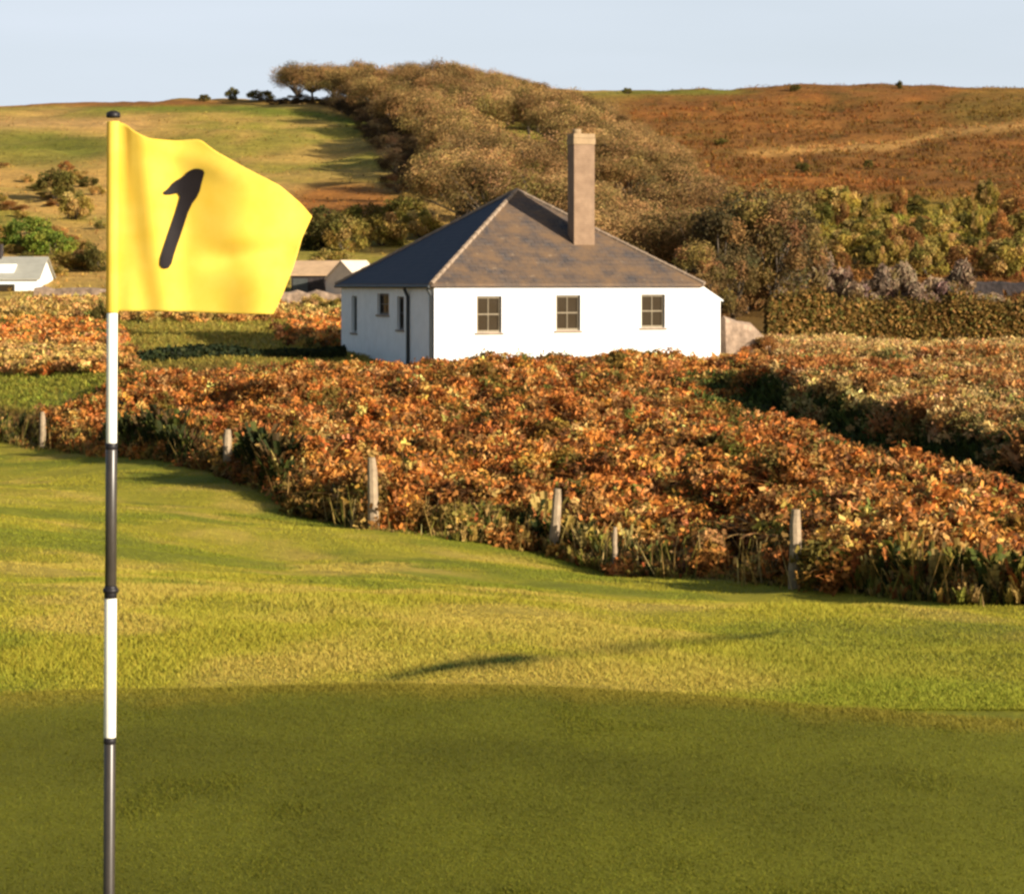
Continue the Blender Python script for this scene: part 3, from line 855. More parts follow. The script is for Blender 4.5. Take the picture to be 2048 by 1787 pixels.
def window(parent, a0, a1, z0, z1, place, bars=True, fm=None):
    fm = fm or M['frame']
    def bx(mb, x0, x1, d0, d1, y0, y1):
        pts = [place(x, d, z) for z in (y0, y1) for d in (d0, d1) for x in (x0, x1)]
        mb.add(pts, [(0,1,3,2),(4,6,7,5),(0,4,5,1),(1,5,7,3),(3,7,6,2),(2,6,4,0)])
    mb = MB(); t = 0.075
    bx(mb, a0, a1, .10, .17, z1-t, z1); bx(mb, a0, a1, .10, .17, z0, z0+t)
    bx(mb, a0, a0+t, .10, .17, z0+t, z1-t); bx(mb, a1-t, a1, .10, .17, z0+t, z1-t)
    if bars:
        zm = (z0+z1)/2; bx(mb, a0+t, a1-t, .112, .165, zm-.022, zm+.022)
        am = (a0+a1)/2; bx(mb, am-.014, am+.014, .116, .16, z0+t, zm-.022); bx(mb, am-.014, am+.014, .116, .16, zm+.022, z1-t)
    w = mb.build('window', fm, parent)
    mb = MB(); mb.add([place(a0,.142,z0), place(a1,.142,z0), place(a1,.142,z1), place(a0,.142,z1)], [(0,1,2,3)])
    mb.build('pane', M['glass'], w)
    mb = MB(); bx(mb, a0-.06, a1+.06, -.05, .10, z0-.07, z0-.004)
    mb.build('sill', M['hip'], w)

def cottage():
    root = empty('cottage', (c0[0], c0[1], 0), TH)
    tag(root, 'white square cottage with a slate pyramid roof and one tall brick chimney', 'cottage')
    front = lambda a, d, z: (a, d, z)
    left = lambda b, d, z: (d, b, z)
    fw = [(1.50,2.40,-1.60,-0.37), (4.36,5.26,-1.55,-0.34), (7.50,8.40,-1.47,-0.32)]
    lw = [(5.1,6.5,-1.05,-0.30), (9.05,9.75,-1.75,-0.40), (3.35,4.15,-1.55,-0.40)]
    mb = MB()
    wall_grid(mb, 0, L1, HB, EAVE, fw, front)
    wall_grid(mb, 0, L2, HB, EAVE, [lw[0], lw[1], lw[2]], lambda b, d, z: (d, b, z))
    mb.add([(L1,0,HB),(L1,L2,HB),(L1,L2,EAVE),(L1,0,EAVE)], [(0,1,2,3)])
    mb.add([(0,L2,HB),(L1,L2,HB),(L1,L2,EAVE),(0,L2,EAVE)], [(3,2,1,0)])
    mb.build('wall', M['whitewash'], root)
    for h in fw: window(root, *h, front)
    window(root, *lw[0], left, fm=M['pipe'])
    window(root, *lw[1], left, bars=False, fm=M['greydoor'])
    window(root, *lw[2], left, fm=M['pipe'])
    # lean-to flush with the front wall at the right
    mb = MB(); e0, e1 = L1+.003, L1+.74
    mb.add([(e0,.004,HB),(e1,.004,HB),(e1,4.5,HB),(e0,4.5,HB),(e0,.004,-.06),(e1,.004,-.52),(e1,4.5,-.52),(e0,4.5,-.06)],
           [(0,1,5,4),(1,2,6,5),(2,3,7,6),(4,5,6,7)])
    lt = mb.build('lean_to', M['whitewash'], root)
    mb = MB(); mb.add([(e0,-.02,-.05),(e1+.1,-.02,-.575),(e1+.1,4.55,-.575),(e0,4.55,-.05),(e0,-.02,0.0),(e1+.1,-.02,-.52),(e1+.1,4.55,-.52),(e0,4.55,0.0)],
                      [(0,3,2,1),(4,5,6,7),(0,1,5,4),(1,2,6,5),(2,3,7,6),(3,0,4,7)])
    mb.build('lean_to_roof', M['whitewash'], lt)
    # roof
    ov = 0.16; th = 0.09
    A = (L1/2+.05, L2/2-.1, EAVE+3.46)
    e = [(-ov,-ov),(L1+ov*.4,-ov),(L1+ov*.4,L2+ov),(-ov,L2+ov)]
    mb = MB()
    z = EAVE-.02
    for k in range(4):
        p, q = e[k], e[(k+1) % 4]
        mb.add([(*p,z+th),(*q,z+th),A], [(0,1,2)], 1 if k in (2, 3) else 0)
        mb.add([(*p,z),(*q,z),(*q,z+th),(*p,z+th)], [(0,1,2,3)])
        ip = (min(max(p[0], .05), L1-.05), min(max(p[1], .05), L2-.05)); iq = (min(max(q[0], .05), L1-.05), min(max(q[1], .05), L2-.05))
        mb.add([(*p,z),(*q,z),(*iq,z),(*ip,z)], [(3,2,1,0)])
    rf = mb.build('roof', [M['slate'], M['shade_slate']], root)
    uv = rf.data.uv_layers.new(name='UVMap')
    for pl in rf.data.polygons:
        n = pl.normal; t = Vector((0,0,1)).cross(n); t = t.normalized() if t.length > .01 else Vector((1,0,0)); b = n.cross(t)
        for li in pl.loop_indices:
            co = rf.data.vertices[rf.data.loops[li].vertex_index].co
            uv.data[li].uv = (co.dot(t), co.dot(b))
    rr = random.Random(3)
    for k in (0, 1, 2, 3):
        mb = MB(); p = Vector((*e[k], z+th)); q = Vector(A)
        n = 20
        for i in range(n):
            a = p.lerp(q, i/n); b = p.lerp(q, (i+1.04)/n)
            mb.tube([a, b], [0.085+rr.uniform(0,.012), 0.07], 7)
        mb.build('hip_tiles', M['hip'], rf)
    # gutter and downpipe on the shaded side
    mb = MB(); mb.tube([(-ov-.05,-.1,z-.0),(-ov-.05,L2+.1,z)], .055, 8); mb.build('gutter', M['pipe'], rf)
    mb = MB(); mb.tube([(-.065,.16,HB),(-.065,.16,-.35),(-ov-.03,.16,-.12)], .055, 8); mb.build('downpipe', M['pipe'], root)
    mb = MB(); mb.tube([(-.065,2.72,HB),(-.065,2.72,-.4),(-ov-.03,2.72,-.12)], .06, 8); mb.build('downpipe', M['pipe'], root)
    # chimney
    ca0, ca1, cb0, cb1, ct = 5.84, 6.62, 2.1, 2.72, 5.34
    mb = MB(); mb.box(ca0, ca1, cb0, cb1, 0.6, ct-.42)
    ch = mb.build('chimney', M['brick'], rf, bevel=.012)
    mb = MB(); mb.box(ca0-.025, ca1+.025, cb0-.025, cb1+.025, ct-.418, ct-.2); mb.box(ca0-.015, ca1+.015, cb0-.015, cb1+.015, ct-.198, ct-.04)
    mb.build('cap', M['pot'], ch, bevel=.015)
    mb = MB(); mb.tube([(ca0+.24,cb0+.35,ct-.06),(ca0+.24,cb0+.35,ct+.06),(ca0+.24,cb0+.35,ct+.13)], [.17,.15,.16], 12)
    mb.build('pot', M['pot'], ch, smooth=True)
cottage()

# ------------------------------------------------------------------ other buildings and walls
def stone_mat(name, a, b, sc=2.2):
    m, nt, p = mat(name)
    co = nt.nodes.new('ShaderNodeTexCoord').outputs['Object']
    v = nt.nodes.new('ShaderNodeTexVoronoi'); v.inputs['Scale'].default_value = sc*1.6; nt.links.new(co, v.inputs['Vector'])
    n = noise(nt, sc, 5, 0.7, co)
    r = ramp(nt, n.outputs[0], [(0.3, a), (0.7, b)])
    c = mixc(nt, r.outputs[0], ramp(nt, v.outputs['Distance'], [(0.1, (1.1,1.1,1.1)), (0.7, (0.75,0.75,0.75))]).outputs[0], 1.0, 'MULTIPLY')
    nt.links.new(c, p.inputs['Base Color']); p.inputs['Roughness'].default_value = 0.95
    bump(nt, p, v.outputs['Distance'], 0.8, 0.06)
    return m
M['pinkstone'] = stone_mat('pink_stone', (0.15,0.10,0.065), (0.40,0.285,0.195))
M['brownstone'] = stone_mat('brown_stone', (0.022,0.016,0.016), (0.05,0.037,0.033))
M['greyroof'] = plain('grey_roof', (0.30, 0.29, 0.24), 0.8, 0.15, 2)
M['tanroof'] = plain('tan_roof', (0.42, 0.28, 0.16), 0.9, 0.2, 2)

def rough_wall(name, pts, h, t, m, label, cat, seed=1, sink=0.4):
    """dry stone wall following the ground, with an uneven top"""
    rr = random.Random(seed); mb = MB(); prof = []
    P0 = [Vector((x, y, 0)) for x, y in pts]
    st = []
    for i in range(len(P0)-1):
        L = (P0[i+1]-P0[i]).length; n = max(2, int(L/.45))
        for k in range(n): st.append(P0[i].lerp(P0[i+1], k/n))
    st.append(P0[-1])
    for i, s in enumerate(st):
        d = (st[min(i+1, len(st)-1)]-st[max(i-1, 0)]).normalized(); nn = Vector((-d.y, d.x, 0))
        z = tz(s.x, s.y); hh = h(i/(len(st)-1)) if callable(h) else h
        hh += rr.uniform(-.08, .08); j = rr.uniform(-.03, .03)
        prof.append([s-nn*(t/2+j)+Vector((0,0,z-sink)), s-nn*(t/2*.8+j)+Vector((0,0,z+hh*.93)), s+Vector((0,0,z+hh+rr.uniform(0,.06))), s+nn*(t/2*.8+j)+Vector((0,0,z+hh*.93)), s+nn*(t/2+j)+Vector((0,0,z-sink))])
    vs = [v for p in prof for v in p]; fs = []
    for i in range(len(prof)-1):
        for k in range(4): fs.append((i*5+k, i*5+k+1, i*5+5+k+1, i*5+5+k))
    fs += [(0,4,3,2,1), tuple((len(prof)-1)*5+k for k in range(5))]
    mb.add(vs, fs)
    o = mb.build(name, m); tag(o, label, cat); return o

def gx(px, Y): return (px-HX)/F*Y
rough_wall('stone_wall', [(gx(1446,93.5), 93.5), (gx(1500,94), 94), (gx(1534,94.5), 94.5)], lambda t: 1.5-0.9*t**1.2, 0.5, M['pinkstone'],
           'pale pinkish stone wall joined to the right end of the white cottage', 'wall', 4)
rough_wall('stone_wall', [(gx(70,124), 124), (gx(250,123.5), 123.5), (gx(480,123), 123), (gx(690,123), 123)], 0.5, 0.5, M['pinkstone'],
           'long low stone wall across the field between the bungalow and the barn', 'wall', 5)
rough_wall('stone_wall', [(gx(1880,129), 129), (gx(2048,128.5), 128.5), (gx(2300,128), 128)], 0.62, 0.6, M['brownstone'],
           'dark stone wall at the foot of the brown hill on the far right', 'wall', 6)

def gable_house(name, loc, rz, w, d, h, rise, wm, rm, label, cat, ov=.15):
    root = empty(name, loc, rz); tag(root, label, cat)
    mb = MB(); s = 1.0
    mb.add([(-w/2,0,-s),(w/2,0,-s),(w/2,d,-s),(-w/2,d,-s),(-w/2,0,h),(w/2,0,h),(w/2,d,h),(-w/2,d,h),(-w/2,d/2,h+rise),(w/2,d/2,h+rise)],
           [(0,1,5,4),(1,2,6,9,5),(2,3,7,6),(3,0,4,8,7)])
    mb.build('wall', wm, root)
    mb = MB(); t = .08
    k = rise/(d/2)
    for y0, y1, z0, z1 in ((-ov, d/2, h-ov*k, h+rise), (d+ov, d/2, h-ov*k, h+rise)):
        mb.add([(-w/2-ov,y0,z0+.01),(w/2+ov,y0,z0+.01),(w/2+ov,y1,z1+.01),(-w/2-ov,y1,z1+.01),(-w/2-ov,y0,z0+t),(w/2+ov,y0,z0+t),(w/2+ov,y1,z1+t),(-w/2-ov,y1,z1+t)],
               [(0,1,2,3),(4,5,6,7),(0,1,5,4),(1,2,6,5),(3,0,4,7)])
    rf = mb.build('roof', rm, root)
    return root, rf

# bungalow cut by the left edge of the picture
bx, by, bz = onground(-60, 128)
r, rf = gable_house('bungalow', (bx, by, -0.95), 0.02, 6.6, 5.0, 1.25, 1.05, M['whitewash'], M['greyroof'], 'white bungalow with a grey roof at the far left edge', 'bungalow')
mb = MB(); mb.add([(-2.8,.55,1.42),(2.05,.55,1.42),(2.05,.55,1.98),(-2.8,.55,1.98),(-2.8,2.4,1.98),(2.05,2.4,1.98),(2.05,2.4,1.42),(-2.8,2.4,1.42)],
                  [(0,1,2,3),(1,6,5,2),(3,2,5,4),(0,3,4,7)])
mb.build('dormer', M['whitewash'], rf)
mb = MB(); mb.box(0.55, 1.15, 2.2, 2.8, 1.8, 3.0); mb.build('chimney', M['brownstone'], rf)
for a in (-1.5, 1.4):
    mb = MB(); mb.box(a, a+.8, -.03, -.004, .25, 1.0); w = mb.build('window', M['pipe'], r)
    mb = MB(); mb.box(a+.06, a+.74, -.036, -.031, .31, .94); mb.build('pane', M['glass'], w)

x, y, z = onground(632, 126)
r, rf = gable_house('barn', (x, y, -0.42), 0.03, 2.4, 3.0, 0.92, 0.62, M['brownstone'], M['tanroof'], 'small brown stone barn with a tan roof and dark doorway left of the cottage', 'barn')
mb = MB(); mb.box(-1.12, -.40, -.03, -.004, -.9, .74); mb.build('door', M['door'], r)
x, y, z = onground(738, 123)
r, rf = gable_house('shed', (x, y, -0.6), math.radians(50), 1.7, 2.0, 0.9, 0.8, M['cream'], M['cream'], 'cream sunlit shed peeping out behind the left eave of the cottage', 'shed', .05)

# ------------------------------------------------------------------ fence posts
M['postwood'] = plain('post_wood', (0.28, 0.21, 0.135), 0.9, 0.4, 7, 0.15, 0.01)
def fence_post(px, Y, h, r, label, tilt=(0,0)):
    x, y, z = onground(px, Y)
    rr = random.Random(int(px)); mb = MB(); n = 6
    pts = [(rr.uniform(-.008,.008)+tilt[0]*k/n, rr.uniform(-.008,.008)+tilt[1]*k/n, -.15+(h+.15)*k/n) for k in range(n+1)]
    mb.tube(pts, [r*(1.05-.12*k/n) for k in range(n)]+[r*.7], 9)
    o = mb.build('fence_post', M['postwood'], smooth=False); o.location = (x, y, z)
    return tag(o, label, 'fence post', 'weathered wooden fence posts in front of the bracken')
fence_post(85, 71.5, 1.0, .085, 'pale fence post far left of the flagstick at the end of the bracken')
fence_post(455, 57.5, 1.05, .10, 'pale fence post standing right of the flagstick, below the yellow flag')
fence_post(748, 45.8, 1.28, .095, 'tall pale fence post below the shaded side of the cottage', (-.04, 0))
fence_post(1105, 44.8, 1.12, .085, 'leaning pale fence post below the middle window of the cottage', (.09, 0))
fence_post(1228, 42.5, 0.75, .045, 'thin short brown stake between two pale fence posts', (.02, 0))
fence_post(1588, 36.8, 1.12, .085, 'pale fence post at right, the nearest and widest of the row', (.03, 0))
fence_post(1636, 36.4, 0.50, .06, 'short stub of a fence post right beside the nearest tall post')

# ------------------------------------------------------------------ trees and bushes
def tree_parts(seed, h, w, cols, wts, leaves, lsize, aspect, lean=(0,0), trunk_h=0.3, lumps=26, flat=1.0, mat_=None, spray=0.0, low=-0.35):
    global RNG
    keep = RNG; RNG = np.random.default_rng(seed); rr = random.Random(seed)
    # crown clumps on a wind cut dome
    cz = h*(trunk_h+(1-trunk_h)*0.48); rz = h*(1-trunk_h)*0.52; rx = w/2
    L = []
    while len(L) < lumps:
        d = RNG.normal(size=3); d /= np.linalg.norm(d)
        if d[2] < low: continue
        k = RNG.uniform(0.55, 0.88)
        L.append((d[0]*rx*k+lean[0]*(0.5+0.5*d[2]), d[1]*rx*k+lean[1]*(0.5+0.5*d[2]), cz+d[2]*rz*k*flat))
    L = np.array(L)
    nl = leaves//lumps
    cen = []; nor = []; col = []
    for c in L:
        d = RNG.normal(size=(nl,3)); d /= np.linalg.norm(d, axis=1, keepdims=True)
        r = w*0.17*RNG.uniform(0.75, 1.25)
        p = c+d*(r*RNG.uniform(0.35, 1.05, (nl,1)))*np.array([1,1,0.8])
        cen.append(p); nor.append(d+0.7*RNG.normal(size=(nl,3)))
        col.append(palette(cols, wts, 1, 0.14, 0.05)*np.clip(1+0.10*RNG.normal(size=(nl,1)), .4, 1.8)*(1+0.05*RNG.normal(size=(nl,3))))
    cen = np.concatenate(cen); nor = np.concatenate(nor); col = np.clip(np.concatenate(col), 0.005, .9)
    up = None
    if spray:
        out = cen-np.array([lean[0]*.4, lean[1]*.4, h*trunk_h*0.6]); out /= np.linalg.norm(out, axis=1, keepdims=True)
        out = out+spray*RNG.normal(size=out.shape)
        up = np.cross(out, nor); nor = np.cross(up, out)
    v, f = quads(cen, nor, lsize*RNG.uniform(0.6, 1.4, len(cen)), aspect, up)
    crown = mesh_np(v, f, np.repeat(col, 4, 0), [mat_ or M['twig']])
    mb = MB()
    th = h*trunk_h
    fork = Vector((lean[0]*.25+rr.uniform(-.1,.1), lean[1]*.25, th))
    mb.tube([(0,0,-.3), (fork.x*.4, fork.y*.4, th*.5), fork], [h*.032, h*.026, h*.022], 7)
    for c in L[::2]:
        c = Vector(c); mid = fork.lerp(c, .5)+Vector((rr.uniform(-.2,.2), rr.uniform(-.2,.2), rr.uniform(.0,.25)))
        mb.tube([fork, mid, c, c+(c-fork).normalized()*w*.08], [h*.016, h*.011, h*.006, h*.003], 5, cap=False)
    trunk = mb.mesh(M['bark'], True)
    RNG = keep
    return trunk, crown

def place_tree(parts, name, loc, sc, rz, label, cat, group=None):
    r = empty(name, loc, rz); r.scale = sc if hasattr(sc, '__len__') else (sc,)*3
    tag(r, label, cat, group)
    obj_t = bpy.data.objects.new('trunk', parts[0]); COL.objects.link(obj_t); obj_t.parent = r
    obj_c = bpy.data.objects.new('crown', parts[1]); COL.objects.link(obj_c); obj_c.parent = r
    return r

BROWNS = [lin(146,112,68), lin(124,98,56), lin(160,126,78), lin(102,85,46), lin(110,95,49)]
wood_kinds = [tree_parts(100+k, 5.4, 6.8, BROWNS, [5, 5, 3, 3, 2], 15000, 0.042, 4.0, (-0.7, 0.1), (0.22, 0.27)[k % 2], 32, 1.0, None, 0.5) for k in range(6)]
rr = random.Random(5)
GRP = 'windswept brown trees massed in the wood on the hillside'
Yk = [112, 125, 140, 170, 210, 250, 280, 305, 326]
XL = [980, 980, 960, 950, 930, 890, 800, 690, 590]
XR = [1400, 1400, 1400, 1385, 1325, 1228, 1130, 1060, 1010]
spots = []
Yv = 118.0
while Yv < 328:
    a, b = gx(np.interp(Yv, Yk, XL), Yv), gx(np.interp(Yv, Yk, XR), Yv)
    n = max(2, int(round((b-a)/5.8)))
    for i in range(n+1):
        x = a+(b-a)*i/n+rr.uniform(-1.8, 1.8)*(0.6 if i in (0, n) else 1); y = Yv+rr.uniform(-3.6, 3.6)
        # a narrow glade runs down through the wood
        gp = HX+F*x/y; ge = np.interp(y, [165, 185, 205, 225, 245], [1150, 1128, 1100, 1066, 1030])
        if 160 < y < 245 and abs(gp-ge) < 62: continue
        if y < 150 and gp < 1190: continue      # open yard behind the cottage
        spots.append((x, y))
    Yv += 7.4
sk = sorted([s for s in spots if s[1] > 312], key=lambda s: s[0])
for i, (x, y) in enumerate(spots):
    k = i % 6
    sc = rr.uniform(0.82, 1.12)*np.interp(y, [118, 160, 200, 328], [0.86, 0.95, 1.0, 1.0])
    z = tz(x, y)
    left_end = (x, y) == sk[0]
    # the sea wind has planed the canopy into one smooth slope
    px = HX+F*x/y
    room = (HY-np.interp(px, [560, 620, 900, 1000, 1100, 1200, 1300, 1380, 1440], [128, 120, 124, 138, 165, 200, 262, 335, 430]))/F*y - z
    sc = min(sc, max(0.5, room/5.6))
    t = place_tree(wood_kinds[k], 'windswept_tree', (x, y, z-.1), (sc**.6*rr.uniform(.95,1.15), sc**.6, sc*rr.uniform(.88,1.08)), rr.uniform(-.5,.5),
                   'windswept tree at the left tip of the wood, sky showing between its stems' if left_end else 'brown windswept tree crowded into the wood on the hillside behind the cottage',
                   'tree', GRP)
DARKS = [lin(92,74,42), lin(112,92,48), lin(68,60,34), lin(118,86,52)]
dark_kinds = [tree_parts(200+k, 5.2, 4.4, DARKS, [4, 4, 3, 2], 9000, 0.055, 3.0, (-0.25, 0), 0.10, 26, 1.0, None, 0.6, -0.9) for k in range(3)]
for i, (px, Y, s, lab) in enumerate([
        (1392, 112, .74, 'small dark tree right behind the lean-to end of the cottage'),
        (1440, 117, 1.02, 'dark olive tree behind the right corner of the cottage, beside the wood'),
        (1492, 121, 1.12, 'tall dark grey green tree in the middle of the clump right of the cottage'),
        (1548, 119, 1.15, 'broad dark grey tree with a black gap beneath, right of the cottage'),
        (1418, 121, .72, 'dark tree half hidden behind the right roof edge of the cottage'),
        (1466, 113, .66, 'low dark tree filling the gap above the pinkish stone wall'),
        (1520, 126, 1.15, 'dark tree standing furthest back in the clump right of the cottage'),
        (1588, 124, .98, 'dark tree at the right end of the clump above the grey bushes')]):
    x, y, z = onground(px, Y)
    place_tree(dark_kinds[i % 3], 'dark_tree', (x, y, z-.1), (s*.82, s*.82, s*1.05), i*1.7, lab, 'tree', 'dark trees in the clump right of the cottage')

def bush_kind(seed, cols, wts, w=2.4, h=1.6, n=3600, ls=.06, asp=2.0, spray=.7):
    return tree_parts(seed, h, w, cols, wts, n, ls, asp, (0,0), 0.02, 18, 1.0, M['leaf'], spray, -1.1)
GREYS = [lin(124,104,84), lin(108,90,76), lin(140,118,92), lin(118,98,64)]
YGREEN = [lin(166,138,70), lin(146,126,56), lin(176,146,84), lin(124,112,50)]
DGREEN = [lin(104,94,42), lin(86,80,34), lin(126,112,50)]
BRIGHT = [lin(120,132,46), lin(140,142,54), lin(98,114,40)]
grey_k = [bush_kind(300+k, GREYS, [4,3,3,2], asp=4.0, ls=.07) for k in range(2)]
yel_k = [bush_kind(310+k, YGREEN, [4,4,3,2]) for k in range(3)]
dg_k = [bush_kind(320+k, DGREEN, [4,3,2]) for k in range(2)]
br_k = [bush_kind(330, BRIGHT, [4,3,3])]
ru_k = [bush_kind(340+k, [lin(156,104,56), lin(136,92,48), lin(168,128,74)], [4,3,3]) for k in range(2)]

def bush(kind, name, px, py_or_Y, sx, sz, label, cat='bush', group=None, byY=True, rz=0.0):
    x, y, z = onground(px, py_or_Y) if byY else hit(px, py_or_Y)
    return place_tree(kind, name, (x, y, z-.06), (sx, sx, sz), rz, label, cat, group)
GB = 'bare grey bushes in a row behind the hedge'
ends = {0: 'pale grey bare bush at the left end of the row, beside the dark trees', 9: 'bare grey bush at the right end of the row, near the dark stone wall'}
for i, px in enumerate((1572, 1618, 1662, 1708, 1752, 1798, 1840, 1880, 1922, 1968)):
    bush(grey_k[i % 2], 'bare_bush', px, 122+(i % 3)*1.4, .82+.1*(i % 2), 1.32+.25*((i*7) % 3)-.06*i,
         ends.get(i, 'bare greyish brown bush in the middle of the row behind the long hedge'), 'bush', GB, True, i*1.3)
GY = 'yellow green scrub bushes on the slope under the brown hill'
ys = []
for py, n in ((548, 8), (534, 9), (518, 11), (500, 12), (480, 12), (458, 11), (436, 8), (414, 6)):
    for k in range(n):
        ys.append((1600+30*max(0, (470-py)/30)+(500-30*max(0, (470-py)/30))*(k+rr.uniform(.1,.9))/n, py+rr.uniform(-8,8)))
for i, (px, py) in enumerate(ys):
    dk = i % 7 == 3
    ru = not dk and (i % 4 == 1)
    bush(dg_k[i % 2] if dk else ru_k[i % 2] if ru else yel_k[i % 3], 'scrub_bush', px, py, .35+.85*rr.random()**1.5, .4+.9*rr.random()**1.5,
         'dark green scrub bush among paler bushes on the slope at right' if dk else 'rusty brown scrub bush among yellow green ones on the slope at right' if ru else 'yellow green scrub bush on the rising slope right of the dark trees', 'bush', GY, False, i*2.1)
GD = 'dark bushes dotted over the brown hill at right'
for i, (px, py) in enumerate([(1605,345),(1440,290),(1590,184),(1800,178),(1255,188),(1410,400),(1735,338)]):
    bush(dg_k[i % 2], 'hill_bush', px, py, .4+.4*rr.random(), .35+.35*rr.random(), 'small dark bush dotted on the brown hillside right of the wood', 'bush', GD, False, i*1.9)
# bare trees coloured darker to paint shade on the left flank, and low growth under its left tip
flank_kinds = [tree_parts(400+k, 4.6, 5.0, [lin(84,66,42), lin(70,56,36), lin(96,76,46)], [3,3,2], 9000, 0.045, 4.0, (-0.5, 0), 0.08, 24, 1.0, None, 0.5, -0.9) for k in range(2)]
for i in range(26):
    Y = 206+i*3.7; lo = np.interp(Y, [205, 250, 280, 302], [800, 758, 715, 655]); hi = np.interp(Y, [205, 250, 280, 302], [915, 870, 790, 690])
    px = lo+(hi-lo)*((i*0.618) % 1.0); sz = rr.uniform(.42, .62)
    x, y, z = onground(px, Y)
    place_tree(flank_kinds[i % 2], 'dark_tree', (x, y, z-.1), (sz*1.35, sz*1.35, sz), i*1.3, 'low bare tree coloured dark for shade on the left flank of the wood', 'tree', 'bare trees with shade painted in along the left flank of the wood')
for i, px in enumerate((556, 580, 604, 630, 655, 682, 706)):
    x, y, z = onground(px, 318-i*1.5)
    place_tree(flank_kinds[i % 2], 'thicket_bush', (x, y, z-.1), (.55, .55, .24+.06*(i % 3)), i*2.3, 'low dark thicket bush under the trees at the left tip of the wood', 'bush', 'low thicket under the left tip of the wood')
# scattered scrub on the lower left hillside, between the picture's edge and the flag
for i in range(26):
    px = -30+235*((i*0.618+.13) % 1.0); py = 335+225*((i*0.414+.31) % 1.0)
    k = (yel_k[i % 3], ru_k[i % 2], yel_k[(i+1) % 3], dg_k[i % 2])[i % 4]
    lab = ('olive scrub bush scattered on the lower left hillside', 'brown scrub bush scattered on the lower left hillside', 'olive scrub bush scattered on the lower left hillside', 'dark scrub bush scattered on the lower left hillside')[i % 4]
    bush(k, 'scrub_bush', px, py, .35+.6*rr.random(), .3+.4*rr.random(), lab, 'bush', 'scrub bushes scattered on the lower left hillside', False, i*1.7)
for i, (px, Y, lab) in enumerate([(1500, 92.5, 'rusty bush in front of the middle of the pinkish stone wall'), (1540, 93.5, 'rusty bush at the low right end of the pinkish stone wall')]):
    bush(ru_k[i], 'bush', px, Y, .42+.15*i, .32+.18*i, lab, 'bush', None, True, i*2.0)
# left of the house
for i, (px, py, sx, sz, kd, lab) in enumerate([
        (112, 400, 1.25, 1.5, dg_k[0], 'dark green bush alone on the left hillside, left of the flag'),
        (150, 440, 1.1, 1.2, yel_k[0], 'olive bush on the left hillside just below the lone dark bush'),
        (52, 505, 1.4, 1.35, br_k[0], 'bright green bush standing right above the white bungalow'),
        (105, 512, 1.2, 1.0, br_k[0], 'yellow green low bush right of the bright bush by the bungalow'),
        (150, 540, 1.2, .7, yel_k[2], 'low olive bush between the bungalow and the flagstick'),
        (190, 545, .8, .9, dg_k[1], 'dark bush tucked behind the flagstick above the low stone wall'),
        (205, 652, .42, .62, dg_k[1], 'small dark bush in the rough close to the left of the flagstick'),
        (640, 500, 1.5, 1.55, dg_k[1], 'dark green bush touching the fly edge of the yellow flag'),
        (690, 505, 1.2, 1.3, yel_k[1], 'pale olive bush between the flag and the cottage roof'),
        (728, 468, 1.25, 1.25, dg_k[0], 'dark bush in the middle of the group above the barn'),
        (762, 492, 1.5, 1.35, yel_k[2], 'yellow lit bush just above the left eave of the cottage'),
        (805, 448, 1.4, 1.25, dg_k[0], 'dark green bush uppermost of the group left of the roof peak'),
        (838, 478, 1.2, 1.15, yel_k[0], 'olive bush close against the left slope of the cottage roof'),
        (660, 545, 1.0, .8, yel_k[1], 'low green bush right behind the brown stone barn'),
        (632, 119, .55, .5, yel_k[0], 'low olive bush in front of the cream shed, nearest the flag'),
        (690, 118, .6, .55, yel_k[2], 'low yellowish bush in front of the cream shed, touching the cottage eave'),
        (408, 203, .7, .6, dg_k[0], 'tiny dark bush on the left skyline, farthest from the wood'),
        (466, 201, .85, 1.0, dg_k[1], 'small dark upright bush on the left skyline'),
        (522, 202, 1.5, .9, dg_k[0], 'dark thicket bush on the skyline touching the left tip of the wood')]):
    bush(kd, 'bush', px, py, sx, sz, lab, 'bush', None, py in (118, 119), i*1.1)

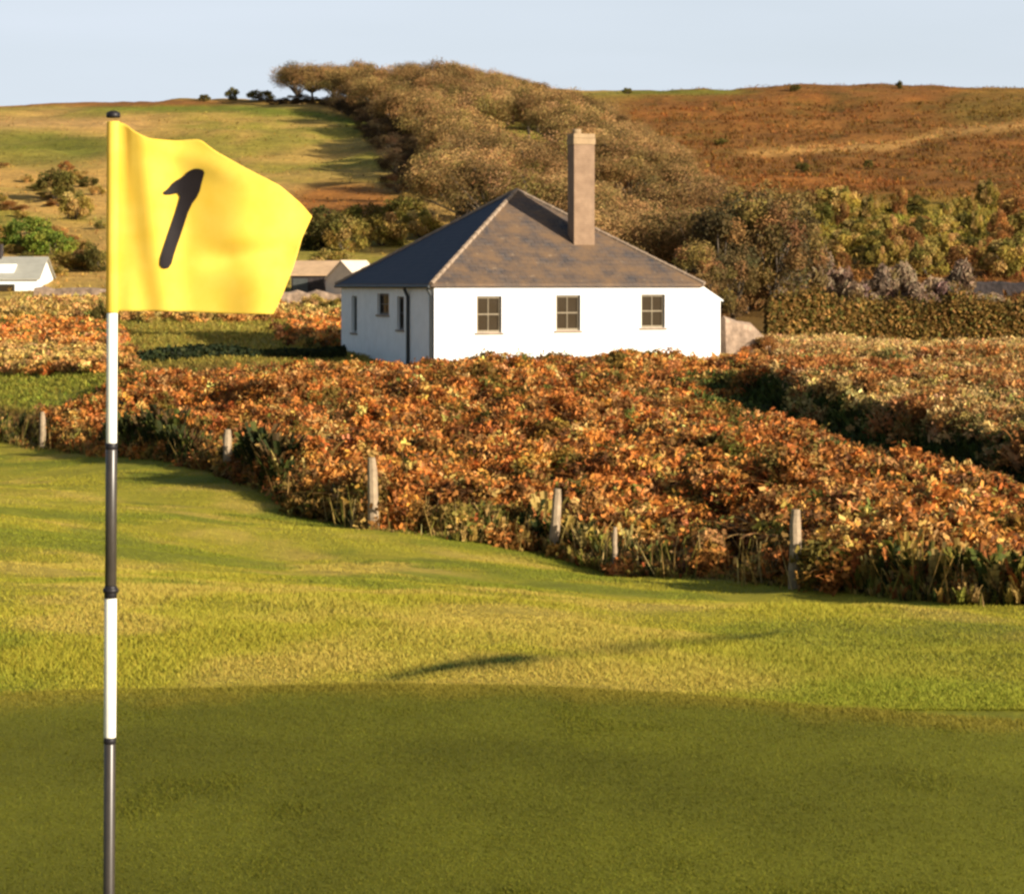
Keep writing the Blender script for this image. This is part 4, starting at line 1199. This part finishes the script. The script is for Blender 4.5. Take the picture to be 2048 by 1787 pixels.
def hedge(name, pts, h, t, cols, wts, dens, label, seed):
    """leafy hedge: twigs and leaves through a long rounded body"""
    global RNG
    keep = RNG; RNG = np.random.default_rng(seed)
    pts = np.array(pts, float); seg = np.hypot(*np.diff(pts, axis=0).T); cum = np.concatenate([[0], np.cumsum(seg)])
    n = int(cum[-1]*dens); s = RNG.uniform(0, cum[-1], n)
    x = np.interp(s, cum, pts[:,0]); y = np.interp(s, cum, pts[:,1])
    hh = h*(0.86+0.24*fbm(s/1.7, s*0, seed)+0.13*np.abs(RNG.normal(size=n))); th = RNG.uniform(-0.15, math.pi+.15, n); r = RNG.uniform(0.75, 1.05, n)
    yy = y-np.cos(th)*t/2*r; zz = terrain(x, yy)+np.clip(np.sin(th), -.1, 1)**0.55*hh*r if False else terrain(x, yy)+np.maximum(np.sin(th), 0.0)**0.6*hh*r
    zz = np.where(RNG.uniform(size=n) < .35, terrain(x, yy)+RNG.uniform(0.05, 1, n)*hh, zz)
    cen = np.stack([x, yy, zz], -1); nor = np.stack([RNG.normal(size=n)*.5, -np.cos(th), np.sin(th)], -1)+.6*RNG.normal(size=(n,3))
    cl = vnoise(s/.5, zz/.4, seed+5)
    col = np.clip(palette(cols, wts, n, .15, .05)*(1+.2*cl)[:,None], .005, .9)
    v, f = quads(cen, nor, RNG.uniform(.05, .11, n), 1.8)
    o = obj(name, mesh_np(v, f, np.repeat(col, 4, 0), [M['leaf']])); RNG = keep
    return tag(o, label, 'hedge')
hedge('hedge', [(gx(1532,108), 108), (gx(1750,109), 109), (gx(2060,108), 108), (gx(2400,107), 107)], 1.75, 1.6, [lin(122,94,44), lin(104,82,36), lin(140,104,54), lin(92,86,38)], [4,4,3,3], 2200,
      'long clipped olive brown hedge right of the cottage behind the rough bank', 31)

hedge('hedge', [(gx(236,90.5), 90.5), (gx(450,91.5), 91.5), (gx(690,93), 93)], 0.38, 0.9, [lin(50,60,30), lin(40,50,28), lin(66,70,34)], [4,4,2], 1500,  # added strip standing in for the cottage shadow, no real hedge
      'low dark leafy strip standing in for the cottage shadow on the small field', 33)  # dark strip added to imitate the shadow of the cottage on the field
